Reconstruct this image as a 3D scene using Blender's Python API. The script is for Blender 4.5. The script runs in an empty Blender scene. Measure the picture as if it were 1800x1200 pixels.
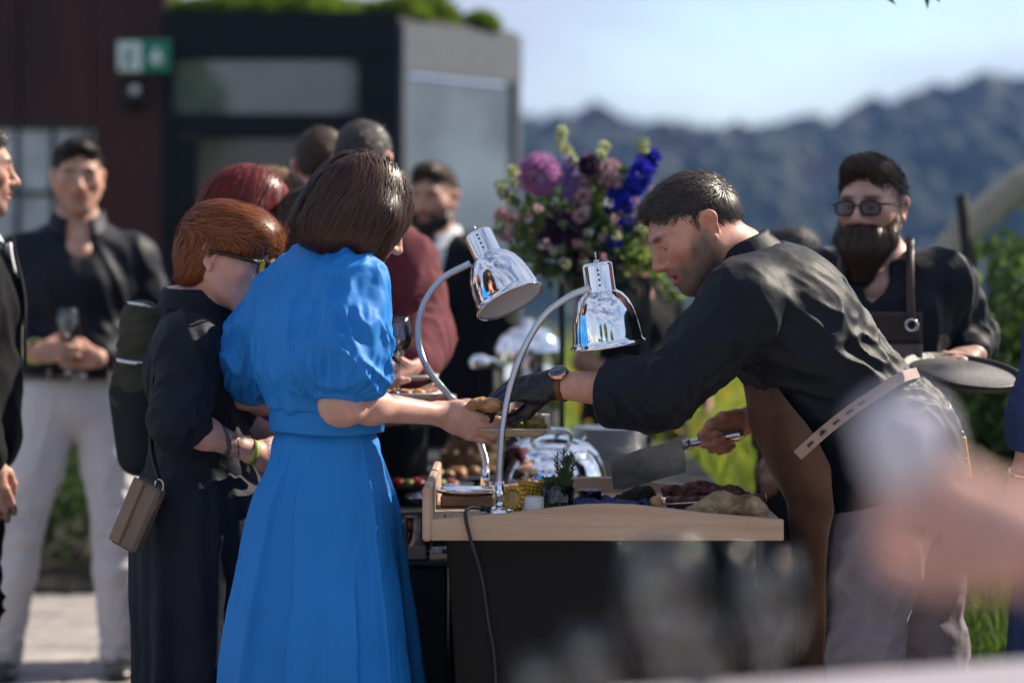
import bpy, math, random
import numpy as np
from mathutils import Vector, Matrix
random.seed(7); RNG = np.random.default_rng(7)
SC = bpy.context.scene
COL = SC.collection
R = math.radians
# ---------------------------------------------------------------- camera
FPX, HORIZON, CAMZ = 4250.0, 482.0, 1.38
cam_d = bpy.data.cameras.new('camera'); cam = bpy.data.objects.new('camera', cam_d); COL.objects.link(cam)
cam_d.lens = 85; cam_d.sensor_width = 36; cam_d.shift_y = -(600 - HORIZON) / 1800
cam_d.clip_start = 0.05; cam_d.clip_end = 3000
cam.location = (0, 0, CAMZ); cam.rotation_euler = (R(90), 0, 0)
cam_d.dof.use_dof = True; cam_d.dof.focus_distance = 5.42; cam_d.dof.aperture_fstop = 1.7
SC.camera = cam
# ---------------------------------------------------------------- world, sun, exposure
SUN_AZ, SUN_EL = 61.0, 38.0            # azimuth to the right of the view axis (+Y)
W = bpy.data.worlds.new('World'); SC.world = W; W.use_nodes = True
nt = W.node_tree; nt.nodes.clear()
def wn(t): return nt.nodes.new(t)
sky = wn('ShaderNodeTexSky'); sky.sky_type = 'NISHITA'; sky.sun_disc = False
sky.sun_elevation = R(SUN_EL); sky.sun_rotation = R(SUN_AZ); sky.air_density = 1.0; sky.dust_density = 0.4; sky.ozone_density = 1.2
tc = wn('ShaderNodeTexCoord'); mp = wn('ShaderNodeMapping'); mp.inputs['Scale'].default_value = (2.2, 2.2, 7.0)
mp.inputs['Location'].default_value = (0.35, 0.1, 0.2)
ns = wn('ShaderNodeTexNoise'); ns.inputs['Scale'].default_value = 1.3; ns.inputs['Detail'].default_value = 7; ns.inputs['Roughness'].default_value = 0.55
rp = wn('ShaderNodeValToRGB'); rp.color_ramp.elements[0].position = 0.38; rp.color_ramp.elements[1].position = 0.58
mx = wn('ShaderNodeMixRGB'); mx.inputs['Color2'].default_value = (3.9, 4.2, 5.3, 1)
bg = wn('ShaderNodeBackground'); bg.inputs['Strength'].default_value = 0.080; ow = wn('ShaderNodeOutputWorld')
L = nt.links.new
L(tc.outputs['Generated'], mp.inputs['Vector']); L(mp.outputs[0], ns.inputs['Vector']); L(ns.outputs['Fac'], rp.inputs[0])
L(rp.outputs[0], mx.inputs['Fac']); L(sky.outputs[0], mx.inputs['Color1']); L(mx.outputs[0], bg.inputs[0]); L(bg.outputs[0], ow.inputs[0])
sd = bpy.data.lights.new('sun', 'SUN'); sun = bpy.data.objects.new('sun', sd); COL.objects.link(sun)
sd.energy = 5.0; sd.angle = R(0.55); sd.color = (1.0, 0.89, 0.74)
SUNV = Vector((math.sin(R(SUN_AZ)) * math.cos(R(SUN_EL)), math.cos(R(SUN_AZ)) * math.cos(R(SUN_EL)), math.sin(R(SUN_EL))))
sun.rotation_euler = SUNV.to_track_quat('Z', 'Y').to_euler(); sun.location = SUNV * 30
SC.view_settings.view_transform = 'Standard'; SC.view_settings.look = 'None'; SC.view_settings.gamma = 1
SC.view_settings.exposure = 0.98
SC.render.engine = 'CYCLES'
SC.cycles.use_denoising = True; SC.cycles.max_bounces = 7; SC.cycles.transparent_max_bounces = 12
SC.cycles.caustics_reflective = False; SC.cycles.caustics_refractive = False; SC.cycles.sample_clamp_indirect = 6
SC.cycles.volume_bounces = 0

# ---------------------------------------------------------------- small maths
def P(x, y, Y):                        # a place in the photograph at depth Y -> a point of the scene
    return np.array(((x - 900) * Y / FPX, Y, CAMZ - (y - HORIZON) * Y / FPX))
def nrm(v):
    v = np.asarray(v, float); return v / (np.linalg.norm(v) + 1e-12)
def vlerp(a, b, t): return np.asarray(a, float) * (1 - t) + np.asarray(b, float) * t
def frame(fwd, up):                    # columns: right, forward, up
    f = nrm(fwd); r = nrm(np.cross(f, up)); u = np.cross(r, f)
    return np.stack([r, f, u], 1)
def rotz(a):
    c, s = math.cos(a), math.sin(a); return np.array([[c, -s, 0], [s, c, 0], [0, 0, 1.]])
_PERM = RNG.permutation(4096)
_GR = RNG.normal(size=(4096, 3)); _GR /= np.linalg.norm(_GR, axis=1)[:, None]
def noise(p):                          # gradient noise, about -0.7..0.7
    p = np.asarray(p, float); i = np.floor(p).astype(np.int64); f = p - i
    u = f * f * f * (f * (f * 6 - 15) + 10); out = 0
    for dx in (0, 1):
        for dy in (0, 1):
            for dz in (0, 1):
                h = _PERM[(i[:, 0] + dx) & 4095]; h = _PERM[(h + i[:, 1] + dy) & 4095]; h = _PERM[(h + i[:, 2] + dz) & 4095]
                g = _GR[h]; d = f - np.array((dx, dy, dz))
                w = (u[:, 0] if dx else 1 - u[:, 0]) * (u[:, 1] if dy else 1 - u[:, 1]) * (u[:, 2] if dz else 1 - u[:, 2])
                out = out + w * (g * d).sum(1)
    return out
def fbm(p, n=3):
    o = 0; a = 1.
    for k in range(n): o = o + a * noise(np.asarray(p) * 2 ** k + 17.3 * k); a *= .5
    return o
def folds(p, axis, wl, along, sharp=1.6, seed=0, warp=.5):   # creases running along axis; wl = spacing, along = length
    ax = nrm(axis); B = np.stack([ax, nrm(np.cross(ax, (.31, .52, .79))), np.zeros(3)]); B[2] = np.cross(B[0], B[1])
    q = np.asarray(p) @ B.T
    q = np.stack([q[:, 0] / along, q[:, 1] / wl, q[:, 2] / wl], 1) + seed * 7.77
    q[:, 1:] += warp * np.stack([noise(q * .6 + 5), noise(q * .6 + 9)], 1)
    r = 1 - np.abs(noise(q)) * 2.6
    r = np.clip(r, 0, 1) ** sharp
    return r - .35 + .4 * noise(q * .5 + 3)
def smooth(a, b, x):
    t = np.clip((np.asarray(x, float) - a) / (b - a), 0, 1); return t * t * (3 - 2 * t)

# ---------------------------------------------------------------- signed-distance modelling
class Field:
    def __init__(s): s.ops = []
    def cone(s, a, b, ra, rb=None, k=.02, op='add'):
        s.ops.append(('cone', np.asarray(a, float), np.asarray(b, float), ra, ra if rb is None else rb, k, op)); return s
    def chain(s, pts, rad, k=.02, op='add'):
        for i in range(len(pts) - 1): s.cone(pts[i], pts[i + 1], rad[i], rad[i + 1], k, op)
        return s
    def ell(s, c, r, M=None, k=.02, op='add'):
        s.ops.append(('ell', np.asarray(c, float), np.asarray(r, float), np.eye(3) if M is None else np.asarray(M, float), 0, k, op)); return s
    def econe(s, a, b, u, ra, rb, k=.03, op='add'):      # elliptic section: radii (along u, across)
        s.ops.append(('econe', np.asarray(a, float), np.asarray(b, float), nrm(u), (ra, rb), k, op)); return s
    def half(s, c, n, k=.004, op='sub'):                 # cut away what lies on the side n points to
        s.ops.append(('half', np.asarray(c, float), nrm(n), 0, 0, k, op)); return s
    def bounds(s):
        lo, hi = np.full(3, 1e9), np.full(3, -1e9)
        for o in s.ops:
            if o[-1] != 'add' or o[0] == 'half': continue
            l, h = s._bb(o); lo = np.minimum(lo, l); hi = np.maximum(hi, h)
        return lo, hi
    def _bb(s, o):
        if o[0] == 'cone':
            m = max(o[3], o[4]); return np.minimum(o[1], o[2]) - m, np.maximum(o[1], o[2]) + m
        if o[0] == 'ell':
            e = np.abs(o[3]) @ o[2]; return o[1] - e, o[1] + e
        m = max(*o[4][0], *o[4][1]); return np.minimum(o[1], o[2]) - m, np.maximum(o[1], o[2]) + m
    def grid(s, vox, lo=None, hi=None):
        l, h = s.bounds(); lo = l if lo is None else np.maximum(lo, l); hi = h if hi is None else np.minimum(hi, h)
        lo = lo - 3 * vox; n = np.ceil((hi + 3 * vox - lo) / vox).astype(int) + 1
        D = np.full(n, 1., np.float32); ax = [(lo[i] + vox * np.arange(n[i])).astype(np.float32) for i in range(3)]
        for o in s.ops:
            k, op = o[-2], o[-1]
            if o[0] == 'half': sl = (slice(0, n[0]), slice(0, n[1]), slice(0, n[2]))
            else:
                l, h = s._bb(o); m = k + 3 * vox + .01
                a = np.clip(np.floor((l - m - lo) / vox).astype(int), 0, n); b = np.clip(np.ceil((h + m - lo) / vox).astype(int) + 1, 0, n)
                if (b <= a).any(): continue
                sl = tuple(slice(a[i], b[i]) for i in range(3))
            X = ax[0][sl[0]][:, None, None]; Y = ax[1][sl[1]][None, :, None]; Z = ax[2][sl[2]][None, None, :]
            if o[0] == 'cone':
                d = o[2] - o[1]; dd = max((d * d).sum(), 1e-9); x, y, z = X - o[1][0], Y - o[1][1], Z - o[1][2]
                t = np.clip((x * d[0] + y * d[1] + z * d[2]) / dd, 0, 1)
                v = np.sqrt((x - t * d[0]) ** 2 + (y - t * d[1]) ** 2 + (z - t * d[2]) ** 2) - (o[3] + (o[4] - o[3]) * t)
            elif o[0] == 'ell':
                x, y, z = X - o[1][0], Y - o[1][1], Z - o[1][2]; M = o[3]; r = o[2]; k0 = 0; k1 = 0
                for i in range(3):
                    c = x * M[0, i] + y * M[1, i] + z * M[2, i]; k0 = k0 + (c / r[i]) ** 2; k1 = k1 + (c / r[i] ** 2) ** 2
                k0 = np.sqrt(k0); v = k0 * (k0 - 1) / np.sqrt(k1 + 1e-9)
            elif o[0] == 'econe':
                d = o[2] - o[1]; dd = max((d * d).sum(), 1e-9); dl = d / math.sqrt(dd); u = nrm(o[3] - dl * (o[3] @ dl)); w = np.cross(dl, u)
                x, y, z = X - o[1][0], Y - o[1][1], Z - o[1][2]
                t = np.clip((x * d[0] + y * d[1] + z * d[2]) / dd, 0, 1)
                x, y, z = x - t * d[0], y - t * d[1], z - t * d[2]
                ru = o[4][0][0] + (o[4][1][0] - o[4][0][0]) * t; rw = o[4][0][1] + (o[4][1][1] - o[4][0][1]) * t; rd = np.minimum(ru, rw)
                cu, cw, cd = x * u[0] + y * u[1] + z * u[2], x * w[0] + y * w[1] + z * w[2], x * dl[0] + y * dl[1] + z * dl[2]
                k0 = np.sqrt((cu / ru) ** 2 + (cw / rw) ** 2 + (cd / rd) ** 2); k1 = np.sqrt((cu / ru ** 2) ** 2 + (cw / rw ** 2) ** 2 + (cd / rd ** 2) ** 2) + 1e-9
                v = k0 * (k0 - 1) / k1
            else:
                v = -((X - o[1][0]) * o[2][0] + (Y - o[1][1]) * o[2][1] + (Z - o[1][2]) * o[2][2])
            A = D[sl]
            if op == 'add':
                hh = np.maximum(k - np.abs(A - v), 0) / k; D[sl] = np.minimum(A, v) - hh * hh * k * .25
            else:
                v = -v; hh = np.maximum(k - np.abs(A - v), 0) / k; D[sl] = np.maximum(A, v) + hh * hh * k * .25
        D[0], D[-1] = 1, 1; D[:, 0], D[:, -1] = 1, 1; D[:, :, 0], D[:, :, -1] = 1, 1
        return D, lo, vox
    def mesh(s, vox, lo=None, hi=None): return surfnets(*s.grid(vox, lo, hi))
def surfnets(D, lo, vox):
    S = D < 0; n = np.array(D.shape)
    c = np.zeros(n - 1, np.int8); cs = []
    for dx in (0, 1):
        for dy in (0, 1):
            for dz in (0, 1):
                c += S[dx:n[0] - 1 + dx, dy:n[1] - 1 + dy, dz:n[2] - 1 + dz]
    act = (c > 0) & (c < 8); idx = np.argwhere(act); ID = np.full(n - 1, -1, np.int64); ID[act] = np.arange(len(idx))
    corner = {}
    for dx in (0, 1):
        for dy in (0, 1):
            for dz in (0, 1): corner[dx, dy, dz] = D[idx[:, 0] + dx, idx[:, 1] + dy, idx[:, 2] + dz]
    acc = np.zeros((len(idx), 3)); cnt = np.zeros(len(idx))
    for a in corner:
        for ax in range(3):
            if a[ax]: continue
            b = list(a); b[ax] = 1; b = tuple(b); va, vb = corner[a], corner[b]; m = (va < 0) != (vb < 0)
            t = np.where(m, va / np.where(m, va - vb, 1), 0)
            q = np.tile(np.array(a, float), (len(idx), 1)); q[:, ax] = t; acc[m] += q[m]; cnt[m] += 1
    V = (idx + acc / np.maximum(cnt, 1)[:, None]) * vox + lo
    F = []
    for ax in range(3):
        o1, o2 = (ax + 1) % 3, (ax + 2) % 3
        s0 = [slice(1, n[i] - 1) for i in range(3)]; s0[ax] = slice(0, n[ax] - 1); s1 = list(s0); s1[ax] = slice(1, n[ax])
        A, B = S[tuple(s0)], S[tuple(s1)]; e = np.argwhere(A != B)
        if not len(e): continue
        off = np.ones(3, int); off[ax] = 0; e = e + off; inside = S[e[:, 0], e[:, 1], e[:, 2]]
        def cell(d1, d2):
            q = e.copy(); q[:, o1] -= d1; q[:, o2] -= d2; return ID[q[:, 0], q[:, 1], q[:, 2]]
        q = np.stack([cell(1, 1), cell(0, 1), cell(0, 0), cell(1, 0)], 1); q[~inside] = q[~inside][:, ::-1]; F.append(q)
    F = np.concatenate(F); F = F[(F >= 0).all(1)]
    return V, F
def vnormals(V, F):
    a, b, c, d = V[F[:, 0]], V[F[:, 1]], V[F[:, 2]], V[F[:, -1]]
    fn = np.cross(c - a, d - b); N = np.zeros_like(V)
    for i in range(F.shape[1]): np.add.at(N, F[:, i], fn)
    return N / (np.linalg.norm(N, axis=1)[:, None] + 1e-12)
def relax(V, F, it=2, w=.5):
    for _ in range(it):
        s = np.zeros_like(V); c = np.zeros(len(V))
        for i in range(4):
            j = (i + 1) % 4; np.add.at(s, F[:, i], V[F[:, j]]); np.add.at(s, F[:, j], V[F[:, i]]); np.add.at(c, F[:, i], 1); np.add.at(c, F[:, j], 1)
        V = V * (1 - w) + w * s / np.maximum(c, 1)[:, None]
    return V
def sample(G, p):                      # trilinear look-up of a grid
    D, lo, vox = G; q = (p - lo) / vox; n = np.array(D.shape); q = np.clip(q, 0, n - 1.001); i = q.astype(int); f = q - i; o = 0
    for dx in (0, 1):
        for dy in (0, 1):
            for dz in (0, 1):
                w = (f[:, 0] if dx else 1 - f[:, 0]) * (f[:, 1] if dy else 1 - f[:, 1]) * (f[:, 2] if dz else 1 - f[:, 2])
                o = o + w * D[i[:, 0] + dx, i[:, 1] + dy, i[:, 2] + dz]
    return o
def grad(G, p):
    e = G[2]; g = np.stack([sample(G, p + e * np.eye(3)[i]) - sample(G, p - e * np.eye(3)[i]) for i in range(3)], 1)
    return g / (np.linalg.norm(g, axis=1)[:, None] + 1e-9)

# ---------------------------------------------------------------- objects
def link(o, parent=None):
    COL.objects.link(o)
    if parent is not None: o.parent = parent; o.matrix_parent_inverse = Matrix.Identity(4)
    return o
def tag(o, label=None, cat=None, group=None, kind=None):
    for k, v in (('label', label), ('category', cat), ('group', group), ('kind', kind)):
        if v: o[k] = v
    return o
def thing(name, label, cat, loc=(0, 0, 0), group=None):
    e = bpy.data.objects.new(name, None); e.empty_display_size = .1; e.location = tuple(loc); link(e); return tag(e, label, cat, group)
def obj(name, V, F, mat, parent=None, smooth_=True, attr=None, mats=None, midx=None):
    """V in world space; the mesh is stored relative to the parent's place"""
    V = np.asarray(V, float)
    if parent is not None:
        p = parent; off = np.zeros(3)
        while p is not None: off += np.array(p.location); p = p.parent
        V = V - off
    me = bpy.data.meshes.new(name)
    if isinstance(F, np.ndarray) and F.ndim == 2:
        k = F.shape[1]; me.vertices.add(len(V)); me.vertices.foreach_set('co', V.astype(np.float32).ravel())
        me.loops.add(F.size); me.loops.foreach_set('vertex_index', F.astype(np.int32).ravel())
        me.polygons.add(len(F)); me.polygons.foreach_set('loop_start', np.arange(0, F.size, k, dtype=np.int32))
        me.update(calc_edges=True); me.validate()
    else:
        me.from_pydata([tuple(v) for v in V], [], [tuple(int(i) for i in f) for f in F]); me.update()
    me.polygons.foreach_set('use_smooth', np.full(len(me.polygons), bool(smooth_)))
    for m in (mats or [mat]): me.materials.append(m)
    if midx is not None: me.polygons.foreach_set('material_index', np.asarray(midx, np.int32))
    if attr is not None:
        for nm, val in attr.items():
            a = me.attributes.new(nm, 'FLOAT', 'POINT'); a.data.foreach_set('value', np.asarray(val, np.float32))
    o = bpy.data.objects.new(name, me); link(o, parent); return o
def cat(*parts):
    Vs, Fs, n = [], [], 0
    for V, F in parts:
        Vs.append(np.asarray(V, float)); F = [np.asarray(f) + n for f in F] if not isinstance(F, np.ndarray) else F + n
        Fs.append(F); n += len(V)
    if all(isinstance(f, np.ndarray) and f.ndim == 2 and f.shape[1] == 4 for f in Fs): return np.concatenate(Vs), np.concatenate(Fs)
    return np.concatenate(Vs), [list(f) for F in Fs for f in F]
def box(c, s, M=None, bev=0.):
    """a box with chamfered edges"""
    c = np.asarray(c, float); h = np.asarray(s, float) / 2; M = np.eye(3) if M is None else M
    if bev <= 0:
        V = np.array([[x, y, z] for x in (-1, 1) for y in (-1, 1) for z in (-1, 1)], float) * h
        F = [[0, 1, 3, 2], [4, 6, 7, 5], [0, 4, 5, 1], [2, 3, 7, 6], [0, 2, 6, 4], [1, 5, 7, 3]]
        return V @ M.T + c, np.array(F)
    V = []; idx = {}
    for sx in (-1, 1):
        for sy in (-1, 1):
            for sz in (-1, 1):
                for a in range(3):
                    q = np.array((sx, sy, sz)) * (h - bev); q[a] = (sx, sy, sz)[a] * h[a]; idx[sx, sy, sz, a] = len(V); V.append(q)
    F = []
    for a in range(3):
        b, c2 = (a + 1) % 3, (a + 2) % 3
        for sg in (-1, 1):
            f = []
            for sb, sc in ((-1, -1), (1, -1), (1, 1), (-1, 1)):
                k = [0, 0, 0]; k[a] = sg; k[b] = sb; k[c2] = sc; f.append(idx[(*k, a)])
            F.append(f if sg > 0 else f[::-1])
        for sb in (-1, 1):
            for sc in (-1, 1):
                k0 = [0, 0, 0]; k0[a] = -1; k0[b] = sb; k0[c2] = sc; k1 = list(k0); k1[a] = 1
                f = [idx[(*k0, b)], idx[(*k1, b)], idx[(*k1, c2)], idx[(*k0, c2)]]; F.append(f if sb * sc > 0 else f[::-1])
    for sx in (-1, 1):
        for sy in (-1, 1):
            for sz in (-1, 1):
                f = [idx[sx, sy, sz, i] for i in range(3)]; F.append(f if sx * sy * sz > 0 else f[::-1])
    return np.array(V) @ M.T + c, F
def spline(pts, n):                    # Catmull-Rom through pts
    p = np.asarray(pts, float); p = np.vstack([2 * p[0] - p[1], p, 2 * p[-1] - p[-2]]); m = len(p) - 3; out = []
    for t in np.linspace(0, m - 1e-6, n):
        i = int(t); f = t - i; a, b, c, d = p[i:i + 4]
        out.append(.5 * (2 * b + (c - a) * f + (2 * a - 5 * b + 4 * c - d) * f * f + (3 * b - a - 3 * c + d) * f ** 3))
    return np.array(out)
def tube(path, rad, seg=8, flat=1., up=(0, 0, 1), caps=True, phase=0.):
    p = np.asarray(path, float); n = len(p); r = np.broadcast_to(np.asarray(rad, float), (n,)); T = np.gradient(p, axis=0); T /= np.linalg.norm(T, axis=1)[:, None] + 1e-12
    u = np.asarray(up, float); V = []; u = nrm(u - T[0] * (u @ T[0])) if abs(nrm(u) @ T[0]) < .98 else nrm(np.cross(T[0], (.3, 1, .2)))
    a = np.linspace(0, 2 * math.pi, seg, endpoint=False) + phase
    for i in range(n):
        u = nrm(u - T[i] * (u @ T[i])); w = np.cross(T[i], u); V.append(p[i] + r[i] * (np.cos(a)[:, None] * w + flat * np.sin(a)[:, None] * u))
    V = np.concatenate(V); F = []
    for i in range(n - 1):
        for j in range(seg): k = (j + 1) % seg; F.append([i * seg + j, i * seg + k, (i + 1) * seg + k, (i + 1) * seg + j])
    if caps: F.append(list(range(seg))[::-1]); F.append([(n - 1) * seg + j for j in range(seg)])
    else: F = np.array(F)
    return V, F
def lathe(prof, c=(0, 0, 0), M=None, seg=32, ang=2 * math.pi):   # prof: (radius, height) pairs
    pr = np.asarray(prof, float); M = np.eye(3) if M is None else M; a = np.linspace(0, ang, seg, endpoint=False)
    V = np.stack([pr[:, None, 0] * np.cos(a), pr[:, None, 0] * np.sin(a), np.repeat(pr[:, 1:2], seg, 1)], 2).reshape(-1, 3)
    F = []
    for i in range(len(pr) - 1):
        for j in range(seg): k = (j + 1) % seg; F.append([i * seg + j, i * seg + k, (i + 1) * seg + k, (i + 1) * seg + j])
    return V @ M.T + np.asarray(c, float), np.array(F)
def sheet(fn, nu, nv, closed=False):   # fn(u, v) -> points, u and v arrays
    u, v = np.meshgrid(np.linspace(0, 1, nu, endpoint=not closed), np.linspace(0, 1, nv), indexing='ij'); V = fn(u.ravel(), v.ravel()); F = []
    i, j = np.meshgrid(np.arange(nu if closed else nu - 1), np.arange(nv - 1), indexing='ij'); i = i.ravel(); j = j.ravel(); i2 = (i + 1) % nu
    return V, np.stack([i * nv + j, i2 * nv + j, i2 * nv + j + 1, i * nv + j + 1], 1)
def thicken(V, F, t):
    N = vnormals(V, F); n = len(V); V2 = np.concatenate([V, V - N * t]); F2 = F[:, ::-1] + n
    e = np.concatenate([np.sort(F[:, [i, (i + 1) % 4]], 1) for i in range(4)]); raw = np.concatenate([F[:, [i, (i + 1) % 4]] for i in range(4)])
    _, inv, ct = np.unique(e, axis=0, return_inverse=True, return_counts=True); b = raw[ct[inv.ravel()] == 1]
    return V2, np.concatenate([F, F2, np.stack([b[:, 1], b[:, 0], b[:, 0] + n, b[:, 1] + n], 1)])
def prism(poly, d, c, M):              # polygon (x, z) in the frame M, thickness d along its y
    poly = np.asarray(poly, float); n = len(poly)
    V = np.concatenate([np.stack([poly[:, 0], np.full(n, s * d / 2), poly[:, 1]], 1) for s in (-1, 1)])
    F = [list(range(n)), [n + i for i in range(n)][::-1]] + [[(i + 1) % n, i, n + i, n + (i + 1) % n] for i in range(n)]
    return V @ np.asarray(M).T + np.asarray(c, float), F

# ---------------------------------------------------------------- materials
def mat(name, col, rough=.6, metal=0., spec=.5, vary=.12, scale=12., bump=0., bscale=60., col2=None, mask=None, mcol=None, sss=0., trans=0.,
        ior=1.45, sheen=0., strand=False, stretch=None, coat=0., transl=0., alpha=None):
    m = bpy.data.materials.new(name); m.use_nodes = True; nt = m.node_tree; b = nt.nodes['Principled BSDF']; lk = nt.links.new
    b.inputs['Roughness'].default_value = rough; b.inputs['Metallic'].default_value = metal; b.inputs['Specular IOR Level'].default_value = spec
    b.inputs['IOR'].default_value = ior; b.inputs['Transmission Weight'].default_value = trans; b.inputs['Sheen Weight'].default_value = sheen; b.inputs['Coat Weight'].default_value = coat
    if sss: b.inputs['Subsurface Weight'].default_value = sss; b.inputs['Subsurface Radius'].default_value = (1., .35, .2); b.inputs['Subsurface Scale'].default_value = .008
    tc = nt.nodes.new('ShaderNodeTexCoord'); vec = tc.outputs['Object']
    if stretch:
        mp = nt.nodes.new('ShaderNodeMapping'); mp.inputs['Scale'].default_value = stretch; lk(vec, mp.inputs[0]); vec = mp.outputs[0]
    c1 = tuple(col) + (1,); c2 = tuple(col2) + (1,) if col2 else tuple(max(0, x * (1 - vary * 2)) for x in col) + (1,)
    out = None
    if vary or col2:
        n = nt.nodes.new('ShaderNodeTexNoise'); n.inputs['Scale'].default_value = scale; n.inputs['Detail'].default_value = 5; lk(vec, n.inputs['Vector'])
        r = nt.nodes.new('ShaderNodeValToRGB'); r.color_ramp.elements[0].position = .35; r.color_ramp.elements[1].position = .68
        r.color_ramp.elements[0].color = c2; r.color_ramp.elements[1].color = c1; lk(n.outputs['Fac'], r.inputs[0]); out = r.outputs[0]
    if strand:
        a = nt.nodes.new('ShaderNodeAttribute'); a.attribute_name = 'rnd'
        r = nt.nodes.new('ShaderNodeValToRGB'); r.color_ramp.elements[0].color = c2; r.color_ramp.elements[1].color = c1; lk(a.outputs['Fac'], r.inputs[0]); out = r.outputs[0]
    for nm, mc in (mask or {}).items():
        a = nt.nodes.new('ShaderNodeAttribute'); a.attribute_name = nm; x = nt.nodes.new('ShaderNodeMixRGB'); x.inputs['Color2'].default_value = tuple(mc) + (1,)
        lk(a.outputs['Fac'], x.inputs['Fac'])
        if out is None: x.inputs['Color1'].default_value = c1
        else: lk(out, x.inputs['Color1'])
        out = x.outputs[0]
    if out is None: b.inputs['Base Color'].default_value = c1
    else: lk(out, b.inputs['Base Color'])
    if bump:
        n = nt.nodes.new('ShaderNodeTexNoise'); n.inputs['Scale'].default_value = bscale; n.inputs['Detail'].default_value = 6; lk(vec, n.inputs['Vector'])
        bp = nt.nodes.new('ShaderNodeBump'); bp.inputs['Strength'].default_value = bump; bp.inputs['Distance'].default_value = .01; lk(n.outputs['Fac'], bp.inputs['Height']); lk(bp.outputs[0], b.inputs['Normal'])
    if transl:
        t = nt.nodes.new('ShaderNodeBsdfTranslucent'); ms = nt.nodes.new('ShaderNodeMixShader'); ms.inputs[0].default_value = transl; o = nt.nodes['Material Output']
        if out is None: t.inputs[0].default_value = c1
        else: lk(out, t.inputs[0])
        lk(b.outputs[0], ms.inputs[1]); lk(t.outputs[0], ms.inputs[2]); lk(ms.outputs[0], o.inputs['Surface'])
    return m

def thin_glass(name, tint=(.97, .98, .98), ior=1.45):
    """thin-walled glass: lets light straight through, mirrors at grazing angles"""
    m = bpy.data.materials.new(name); m.use_nodes = True; n = m.node_tree; n.nodes.remove(n.nodes['Principled BSDF']); t = n.nodes.new('ShaderNodeBsdfTransparent'); g = n.nodes.new('ShaderNodeBsdfGlossy'); f = n.nodes.new('ShaderNodeFresnel'); x = n.nodes.new('ShaderNodeMixShader')
    t.inputs[0].default_value = tuple(tint) + (1,); g.inputs['Roughness'].default_value = .03; f.inputs['IOR'].default_value = ior
    n.links.new(f.outputs[0], x.inputs[0]); n.links.new(t.outputs[0], x.inputs[1]); n.links.new(g.outputs[0], x.inputs[2]); n.links.new(x.outputs[0], n.nodes['Material Output'].inputs['Surface']); return m
# ================================================================ materials shared by several things
MATS = dict(
    eye_white=mat('eye_white', (.42, .38, .36), rough=.12, vary=0),
    black_shirt=mat('black_cotton', (.0036, .0056, .0125), rough=.6, spec=.27, vary=.12, scale=6, bump=.12, bscale=55, sheen=.03),
    navy_cloth=mat('navy_linen', (.0055, .0095, .0210), rough=.7, spec=.28, vary=.2, scale=9, bump=.2, bscale=70, sheen=.03),
    blue_cotton=mat('blue_cotton', (.014, .20, .60), rough=.6, spec=.3, vary=.06, scale=5, bump=.22, bscale=22),
    grey_trousers=mat('grey_chino', (.19, .165, .185), rough=.85, spec=.2, vary=.08, scale=14, bump=.15, bscale=90),
    white_trousers=mat('white_chino', (.62, .60, .62), rough=.85, spec=.2, vary=.05, scale=8, bump=.15, bscale=60),
    leather=mat('tan_leather', (.125, .060, .036), rough=.5, spec=.4, vary=.25, scale=9, bump=.2, bscale=120),
    strap=mat('pale_leather_strap', (.36, .25, .22), rough=.5, vary=.15, scale=20, bump=.15, bscale=90),
    brown_strap=mat('brown_leather', (.16, .055, .025), rough=.5, vary=.2, scale=60),
    chrome=mat('chrome', (.86, .87, .88), rough=.035, metal=1., vary=0),
    steel=mat('steel', (.62, .63, .65), rough=.16, metal=1., vary=.06, scale=30),
    brushed=mat('brushed_steel', (.45, .46, .48), rough=.32, metal=1., vary=.15, scale=8, stretch=(3, 3, 60)),
    black_metal=mat('black_metal', (.012, .012, .014), rough=.45, vary=.1),
    black_rubber=mat('black_rubber', (.010, .011, .013), rough=.34, spec=.5, vary=.1, bump=.2, bscale=40),
    white_enamel=mat('white_enamel', (.78, .76, .78), rough=.35, vary=.03),
    glass=thin_glass('clear_glass', ior=1.72),
    wine=thin_glass('white_wine', (.93, .86, .60), 1.33),
    white_china=mat('white_china', (.74, .73, .72), rough=.18, vary=.03),
    palm_plate=mat('pale_palm_leaf', (.62, .52, .42), rough=.55, vary=.12, scale=30, stretch=(1, 8, 1)),
    gold=mat('rose_gold', (.72, .42, .28), rough=.2, metal=1., vary=0),
    black_shoe=mat('black_shoe', (.02, .018, .018), rough=.35, vary=.1),
    white_cloth=mat('white_shirt', (.72, .73, .78), rough=.8, vary=.04, bump=.1, bscale=60),
    dark_suit=mat('dark_suit', (.0042, .005, .0075), rough=.8, spec=.15, vary=.15, scale=40, sheen=.03),
)
# ================================================================ people: tool kit
LIP = (.42, .16, .14)
SKIN = {}
def skin(name, col, stub=(.10, .075, .06), tattoo=(.05, .05, .06)):
    if name not in SKIN:
        SKIN[name] = mat('skin_' + name, col, rough=.48, spec=.4, vary=.12, scale=30, sss=.14, bump=.06, bscale=260,
                         mask={'flush': (col[0] * .95, col[1] * .62, col[2] * .58), 'lips': (col[0] * .8, col[1] * .45, col[2] * .45), 'stubble': stub, 'brow': stub, 'tattoo': tattoo})
    return SKIN[name]
HAIRM = {}
def hairmat(name, col, dark=None, rough=.38):
    if name not in HAIRM:
        HAIRM[name] = (mat('hair_' + name, col, rough=rough, spec=.5, strand=True, col2=dark or tuple(c * .35 for c in col), vary=0, transl=.25),
                       mat('hair_mass_' + name, tuple(c * .7 for c in col), rough=.6, spec=.3, vary=.3, scale=40, bump=.8, bscale=180))
    return HAIRM[name]

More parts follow.
